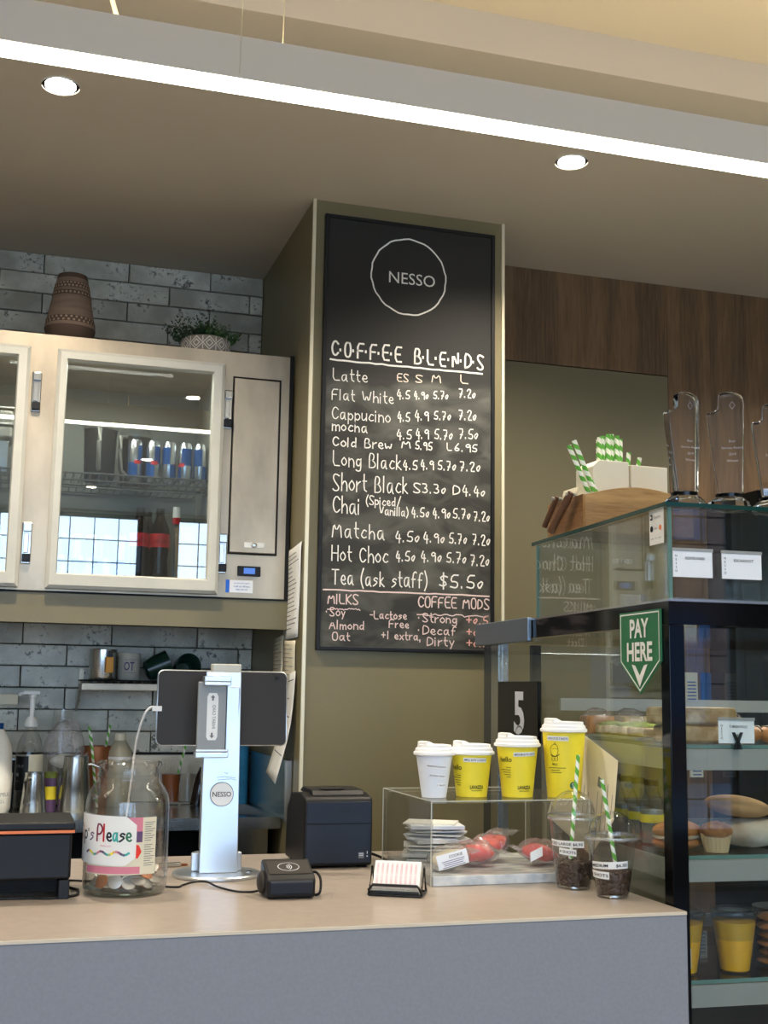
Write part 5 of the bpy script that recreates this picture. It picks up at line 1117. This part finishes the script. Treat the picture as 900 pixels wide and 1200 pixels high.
# upper glass box
t = D('glass_cabinet', 'low frameless glass cabinet on top of the display case', 'glass cabinet')
z0, z1 = 1.566, 1.750
boxo('front_pane', .012, .90, .012, .018, z0, z1, M['glass'], t); boxo('side_pane', .010, .016, .019, .728, z0, z1, M['glass'], t); boxo('rear_pane', .012, .90, .729, .734, z0, z1, M['glass'], t); boxo('end_pane', .901, .907, .012, .734, z0, z1, M['glass'], t)
boxo('top_pane', .002, .915, .004, .742, z1+.0005, z1+.0095, M['glass'], t)
tp = bpy.data.objects['top_pane']
boxo('polished_edge', .001, .916, .0025, .0039, z1+.0005, z1+.0095, M['glassedge'], tp); boxo('polished_edge', .0005, .0019, .0025, .743, z1+.0005, z1+.0095, M['glassedge'], tp)
boxo('corner_seam', .0095, .0165, .0115, .0185, z0, z1, M['glassedge2'], t); boxo('rear_seam', .0095, .0165, .7285, .7345, z0, z1, M['glassedge2'], t); boxo('base_bead', .012, .90, .0195, .024, z0, z0+.003, M['steel2'], t)
boxo('inner_floor', .03, .89, .04, .71, z0, z0+.004, M['steel2'], t)
def price(u, z, w, h, head, lab, v=.0085, price_=None, grp=None):
    t = D('price_card', lab, 'price card', u, v, z, 0, grp)
    obj('card', MB().box(0, w, -.0006, .0006, 0, h), M['cardw'], t); obj('card_clip', MB().box(-.001, w+.001, -.0022, .0018, h, h+.006), M['fin'], t)
    f = lambda x, y: Vector((x, -.0012, y))
    L = [shift(typed(head, w*.5, .0055, 'C', .01), w*.55, h*.68)]+[shift(typed(c, None, .0045, 'C', .01), .007, h-.012-(h-.014)/5*i) for i, c in enumerate('NESSO')]
    if price_: L.append(shift(typed(price_, w*.2, .005, 'C'), w*.55, h*.3))
    on('card_lettering', merge(*L), f, M['ink'], t); return t
price(.016, 1.610, .087, .052, 'ASSORTED DANISH', 'white price card reading assorted danish on the glass cabinet')
price(.124, 1.610, .089, .051, 'ESCARGOT', 'white price card reading escargot on the glass cabinet')
# payment sticker on the side pane
t = D('payment_sticker', 'small white sticker of payment logos at the cabinet corner', 'sticker')
obj('sticker_sheet', MB().box(.0085, .0095, .031, .093, 1.680, 1.750), M['white'], t, bevel=.0004)
pf = lambda x, y: Vector((.0075, .062-x, 1.715+y))
on('logo_word', merge(shift(typed('Square', .030, .007, 'L'), -.010, .018), ring2(.0, 0)), pf, M['grey'], t); on('square_logo', merge(shift(rect2(.011, .011), -.020, .022)), pf, M['ink'], t); on('square_logo_core', shift(rect2(.005, .005), -.020, .022), lambda x, y: pf(x, y)+Vector((-.0005, 0, 0)), M['white'], t)
on('card_logo', shift(disc2(.0065), -.019, -.002), pf, M['ink'], t); on('card_logo', shift(disc2(.0055), .019, -.002), pf, M['orange'], t); on('card_word', merge(shift(typed('VISA', .013, .004, 'C'), 0, -.004), shift(typed('AMEX   PAY   CARD', .046, .003, 'C'), 0, -.024)), pf, M['grey'], t)

# wooden caddy, cartons and straws on the glass top
GT = 1.7605
t = D('wooden_caddy', 'acacia wood caddy with dark handles on the glass cabinet', 'caddy', -.005+.185, .60, GT, R(5))
T_ = MB(); w, dp, hh = .150, .10, .112
def arcboard(y0, y1):
    p = [(-w, 0), (w, 0)]+[(w-2*w*i/12, hh-.022+.026*math.sin(PI*i/12)) for i in range(13)]
    return MB().prism(p, lambda u, v, d: (u, d, v), y0, y1)
obj('front_board', arcboard(-dp, -dp+.014), M['oak'], t, bevel=.0015); obj('rear_board', arcboard(dp-.014, dp), M['oak'], t, bevel=.0015)
for s in (-1, 1):
    x0, x1 = sorted((s*w, s*(w-.014)))
    boxo('end_board', x0, x1, -dp+.0145, dp-.0145, 0, hh-.02, M['oakend'], t); xh = s*(w+.012)
    obj('handle', MB().tube([(s*(w+.014), -.055, .100), (s*(w+.020), -.045, .082), (s*(w+.030), .025, .012)], [.008, .010, .009], 12), M['walnut'], t, smooth=50)
    obj('handle', MB().tube([(s*(w+.014), .020, .100), (s*(w+.018), .030, .082), (s*(w+.024), .070, .030)], [.006, .007, .007], 12), M['walnut'], t, smooth=50)
    for yy in (-.052, .023): obj('handle_pin', MB().tube([(s*(w+.0005), yy, .095), (s*(w+.0265), yy, .095)], .0045, 10), M['fin'], t, smooth=50)
boxo('bottom_board', -w+.0145, w-.0145, -dp+.0145, dp-.0145, .0, .010, M['oak'], t)
CX, CY = t.location.x, t.location.y; ca = t.rotation_euler.z
def Cp(a, b, z): return (CX+a*math.cos(ca)-b*math.sin(ca), CY+a*math.sin(ca)+b*math.cos(ca), GT+z)
t = thing('napkin_carton', 'white carton with a cut corner in the wooden caddy, left one', 'carton', Cp(-.052, -.008, .0108), ca, 'white cartons in the caddy')
obj('carton_body', MB().prism([(-.050, 0), (.050, 0), (.050, .176), (-.034, .176), (-.050, .160)], lambda u, v, d: (u, d, v), -.045, .045), M['cream'] if False else mat('ivory_carton', (232, 226, 206), .7), t, bevel=.002)
t = thing('napkin_carton', 'plain white square carton in the wooden caddy, right one', 'carton', Cp(.056, -.008, .0108), ca, 'white cartons in the caddy')
obj('carton_body', MB().prism([(-.052, 0), (.052, 0), (.052, .170), (-.052, .170)], lambda u, v, d: (u, d, v), -.045, .045), bpy.data.materials['ivory_carton'], t, bevel=.002)
bunch = [(-.075+.0128*i, [0, .006][i % 2], [.268, .273, .278, .280, .276, .270][i]) for i in range(6)]+[(-.068, .018, .266), (-.042, .018, .276), (-.017, .018, .272)]
for a, b, h in bunch: straw(Cp(a+.048, .050+b, .0112), Cp(a+.050, .052+b, h), 'green striped paper straw in the tight upright bunch behind the cartons', 'upright straws in the caddy', .0062)
straw(Cp(.046, .066, .0112), Cp(.064, .058, .236), 'green striped paper straw leaning just right of the bunch', None, .0058); straw(Cp(.062, .068, .0112), Cp(.098, .062, .226), 'green striped paper straw leaning farthest right behind the cartons', None, .0058)
for i, (dx, h) in enumerate(((0, .190), (.013, .194), (.018, .150))):
    straw(Cp(-.084+.0145*i, -.071, .0112), Cp(-.179+[0, .0155, .042][i], -.072+.002*i, [.212, .226, .165][i]), 'green striped paper straw leaning out at the left, '+['nearest the handle', 'tallest of the three', 'shortest of the three'][i], 'leaning straws in the caddy', .0058)
t = thing('folded_napkin', 'pale yellow folded napkin at the left end of the caddy', 'napkin', Cp(-.128, .03, .0108), ca)
obj('napkin', MB().prism([(-.002, 0), (.0, .10), (.004, .112), (.006, 0)], lambda u, v, d: (u, d, v), -.05, .03), M['cream'], t)

# crystal trophies
def trophy(u, v, rz, s, lab, outline, words):
    t = D('crystal_trophy', lab, 'trophy', u, v, GT, rz, 'crystal trophies')
    obj('foot', MB().lathe([(.044*s, 0), (.046*s, .004), (.043*s, .016), (.032*s, .025)], n=10), M['crystal'], t)
    obj('black_collar', MB().lathe([(.0285*s, .0253), (.0285*s, .033)], n=36), M['blackg'], t, smooth=30)
    b = obj('crystal_slab', MB().prism([(a*s, .0335+z*s) for a, z in outline], lambda a, z, d: (a, d, z), -.012, .012), M['crystal'], t, bevel=.0035, seg=1)
    f = lambda x, y: Vector((x*s, -.0116, .0335+y*s))
    L = [shift(ring2(.0085, .0012, 4, .75), .012, .190)]+[shift(typed(w_, None, .0055, 'C'), .010, .110-.014*i) for i, w_ in enumerate(words)]
    on('etched_lettering', merge(*L), f, M['silverink'], t); return t
ol = [(-.022, 0), (.030, 0), (.036, .195)]+[(.036-.010+.0*k+(-.024)*(1-math.cos(k*PI/10))*.95+.010*math.cos(k*PI/10), .195+.026*math.sin(k*PI/10)**.8) for k in range(1, 8)]+[(-.018, .185), (-.026, .178), (-.042, .178), (-.040, .15)]
words = ['Best', 'Service Award', '2019', 'Winner']
trophy(.085, .085, R(2), .97, 'clear crystal trophy on the glass cabinet, nearest the cabinet corner', ol, words)
trophy(.182, .075, R(-30), .99, 'clear crystal trophy on the glass cabinet, second from its corner', ol, words)
trophy(.290, .085, R(-25), .92, 'clear crystal trophy on the glass cabinet, third from its corner', ol, words)

# food inside the case
def food(name, lab, cat, u, v, z, rz=0, grp=None): return D(name, lab, cat, u, v, z+.0005, rz, grp)
price(.128, 1.283, .080, .045, 'TURKISH ROLLS', 'white price card reading turkish rolls clipped on the top shelf edge', .045, '$3.90')
pc = bpy.data.objects['price_card.002']
obj('bulldog_clip', MB().prism([(.030, -.012), (.050, -.012), (.044, .004), (.052, .022), (.046, .022), (.040, .010), (.034, .022), (.028, .022), (.036, .004)], lambda a, b, d: (a, d, b), -.006, -.003), M['black'], pc)
for i, (u, zz, l, lab) in enumerate(((.155, 0, .115, 'almond topped loaf on the top shelf, lower one'), (.14, .037, .10, 'almond topped loaf on the top shelf, upper one'))):
    t = food('almond_loaf', lab, 'loaf', u-.02, .14, 1.28+zz, 0, 'stacked almond loaves'); k = MB().grid(16, 6, lambda a, b: (0, 0, 0)); mb = MB().box(-.085, .085, -.04, .04, 0, .035); o = obj('loaf', mb, M['focaccia'], t, bevel=.008, seg=3)
for i, u in enumerate((.245, .30)):
    t = food('pastry', 'striped golden pastry right of the almond loaves, '+['nearer', 'farther']  [i]+' one', 'pastry', u, .13, 1.28, .3, 'striped pastries'); obj('pastry_body', MB().blob((0, 0, .018), .036, .026, .018, 20, 12, .03, i), M['bun'], t, smooth=50)
    for k in range(4): obj('chocolate_line', MB().tube([(-.02+.013*k, -.022, .024), (-.018+.013*k, -.01, .034), (-.016+.013*k, .012, .034)], .0022, 5), M['coffee'], t, smooth=60)
for i in range(6):
    t = food('focaccia_square', 'oily green topped bread square on the side tray, '+['front left', 'front right', 'middle left', 'middle right', 'rear left', 'rear right'][i], 'bread', .10+.075*(i % 2), .30+.09*(i//2), 1.285, 0, 'bread squares on the side tray')
    obj('bread', MB().box(-.033, .033, -.04, .04, 0, .020), M['focaccia'], t, bevel=.005); obj('topping', MB().blob((0, 0, .020), .030, .037, .009, 16, 8, .08, i), M['veg'], t, smooth=50)
t = food('serving_tray', 'clear plastic tray under the green topped bread squares', 'tray', .138, .39, 1.28); obj('tray_floor', MB().box(-.085, .085, -.14, .14, 0, .004), M['tray'], t)
for i in range(5):
    t = food('wrapped_slice', 'film wrapped cake slice on the rear of the top shelf, '+['first', 'second', 'third', 'fourth', 'fifth'][i]+' from the side pane', 'cake slice', .085+.085*i, .535, 1.28, .1*i, 'wrapped slices'); obj('slice', MB().box(-.034, .034, -.03, .03, 0, .045), M['focaccia' if i % 2 else 'bun'], t, bevel=.006); obj('film_wrap', MB().blob((0, 0, .033), .040, .036, .030, 18, 10, .05, i), M['film'], t, smooth=40)
# middle shelf
t = food('muffin', 'brown muffin in a pleated paper case on the middle shelf', 'muffin', .148, .10, 1.065)
mb = MB().lathe([(.023, 0), (.0305, .036)], n=40)
for k in range(len(mb.v)): x, y, zz = mb.v[k]; q = 1+.03*(k % 2); mb.v[k] = (x*q, y*q, zz)
obj('pleated_case', mb, M['case_paper'], t); obj('muffin_top', MB().blob((0, 0, .040), .033, .033, .020, 26, 14, .03, 2), M['muffin'], t, smooth=60)
t = food('glazed_roll', 'filled brown roll left of the muffin on the middle shelf', 'roll', .085, .145, 1.065, .15); obj('roll_bottom', MB().blob((0, 0, .014), .058, .034, .014, 26, 10, .01, 1), M['bun'], t, smooth=60); obj('filling', MB().blob((0, 0, .025), .058, .035, .008, 26, 10, .05, 2), M['breadw'], t, smooth=60); obj('roll_top', MB().blob((0, 0, .038), .056, .033, .020, 26, 12, .01, 3), M['bun'], t, smooth=60)
t = food('floured_loaf', 'pale floured filled loaf under the large golden loaf', 'loaf', .262, .16, 1.065, -.1); obj('loaf_body', MB().blob((0, 0, .030), .080, .042, .030, 30, 14, .012, 6), M['breadw'], t, smooth=60)
t = food('long_loaf', 'large golden oval loaf lying across the floured loaf', 'loaf', .225, .15, 1.1255, .12); obj('loaf_body', MB().blob((0, 0, .024), .080, .038, .022, 30, 14, .008, 8).xf(Matrix.Rotation(R(7), 4, 'Y')), M['bread'], t, smooth=60)
t = food('glass_plate', 'small glass plate behind the glazed roll', 'plate', .13, .25, 1.065); obj('plate', MB().lathe([(.03, 0), (.06, .012), (.062, .013), (.03, .003)], n=36), M['glass'], t, smooth=60)
t = food('glass_platter', 'clear glass slab under the loaves on the middle shelf', 'platter', .36, .4, 1.065); obj('slab', MB().box(-.2, .3, -.07, .1, 0, .008), M['glassedge2'], t)
for i in range(6):
    t = food('juice_bottle', 'yellow banded clear bottle in the row along the side pane, '+['first', 'second', 'third', 'fourth', 'fifth', 'sixth'][i]+' from the front', 'bottle', .075, .235+.062*i, 1.065, 0, 'yellow banded bottles'); obj('bottle_body', MB().lathe([(.024, 0), (.025, .004), (.025, .085), (.014, .11), (.013, .12)], n=22), M['plastic'], t, smooth=50); obj('juice', MB().lathe([(.022, .003), (.023, .006), (.023, .07)], n=18), M['tray'], t, smooth=50); obj('yellow_band', MB().lathe([(.0256, .045), (.0256, .062)], n=22, cap0=False, cap1=False), M['yellow'], t, smooth=50); obj('cap', MB().lathe([(.0145, .12), (.0145, .132)], n=18), M['black'], t, smooth=50)
# lower shelf
def juice(u, v, lab, tagged=False):
    t = food('juice_cup', lab, 'juice cup', u, v, .83, 0, 'orange juice cups'); obj('cup_body', MB().lathe([(.030, 0), (.031, .003), (.045, .112)], n=40), M['plastic'], t, smooth=50)
    obj('juice', MB().lathe([(.0285, .004), (.0374, .064)], n=36), M['juice'], t, smooth=40); obj('juice_pulp', MB().lathe([(.0375, .0643), (.0425, .098)], n=36), M['pulp'], t, smooth=40)
    obj('lid', MB().lathe([(.047, .110), (.048, .113), (.046, .120), (.040, .122), (.037, .117), (.01, .117)], n=40), M['plastic'], t, smooth=50)
    if tagged: 
        f = cone_fn((0, 0, 0), lambda z: .030+.015*z/.112, -PI/2-.45, .001); s = on('paper_tag', shift(rect2(.034, .040), .0, .034), f, M['white'], t); on('tag_lettering', merge(shift(typed('500ML', .022, .006, 'C'), 0, .04), shift(rect2(.02, .001), 0, .03)), cone_fn((0, 0, 0), lambda z: .030+.015*z/.112, -PI/2-.45, .002), M['ink'], s)
juice(.075, .115, 'cup of orange juice with a white paper tag nearest the case corner', True); juice(.190, .112, 'cup of orange juice without a tag, middle of the lower shelf')
t = food('cookie_jar', 'round jar of brown cookies at the right of the juice cups', 'jar', .30, .13, .83); obj('jar_body', MB().lathe([(.05, 0), (.05, .12)], n=30), M['plastic'], t, smooth=40)
for i in range(6): obj('cookie', MB().blob((.004*(i % 2), 0, .012+.017*i), .043, .043, .008, 20, 8, .03, i), M['bun'], t, smooth=60)
# notices seen through the case, on the rear olive wall and the timber
t = tag(boxo('dark_cabinet', 2.40, 3.1, 3.52, 3.838, 0.0, 2.07, M['blackg']), 'tall black cabinet against the timber wall behind the trophies', 'cabinet')
for nm, (x0, x1, z0_, z1_), m, lab in (('blue_poster', (2.36, 2.47, 1.30, 1.455), 'navyp', 'dark blue poster on the rear wall seen through the case'), ('pinned_note', (2.295, 2.345, 1.34, 1.455), 'cream', 'narrow cream note left of the blue poster'), ('pinned_note', (2.515, 2.57, 1.37, 1.455), 'paper', 'upper white note right of the blue poster'), ('pinned_note', (2.515, 2.57, 1.26, 1.345), 'paper', 'lower white note right of the blue poster'), ('pinned_note', (2.31, 2.36, 1.09, 1.18), 'paper', 'white note under the narrow cream note, near the loaves'), ('pinned_note', (2.53, 2.58, 1.06, 1.19), 'paper', 'tall white note low on the wall behind the loaves')):
    o = tag(boxo(nm, x0, x1, 3.832, 3.8395, z0_, z1_, M[m]), lab, 'notice')
    if nm == 'pinned_note': on('note_print', merge(*[shift(rect2((x1-x0)*.7, .004), 0, .012*i) for i in range(-3, 3)]), plane_fn(((x0+x1)/2, 3.8318, (z0_+z1_)/2), (1,0,0), (0,0,1), (0,-1,0), .0005), M['navyp'], o)
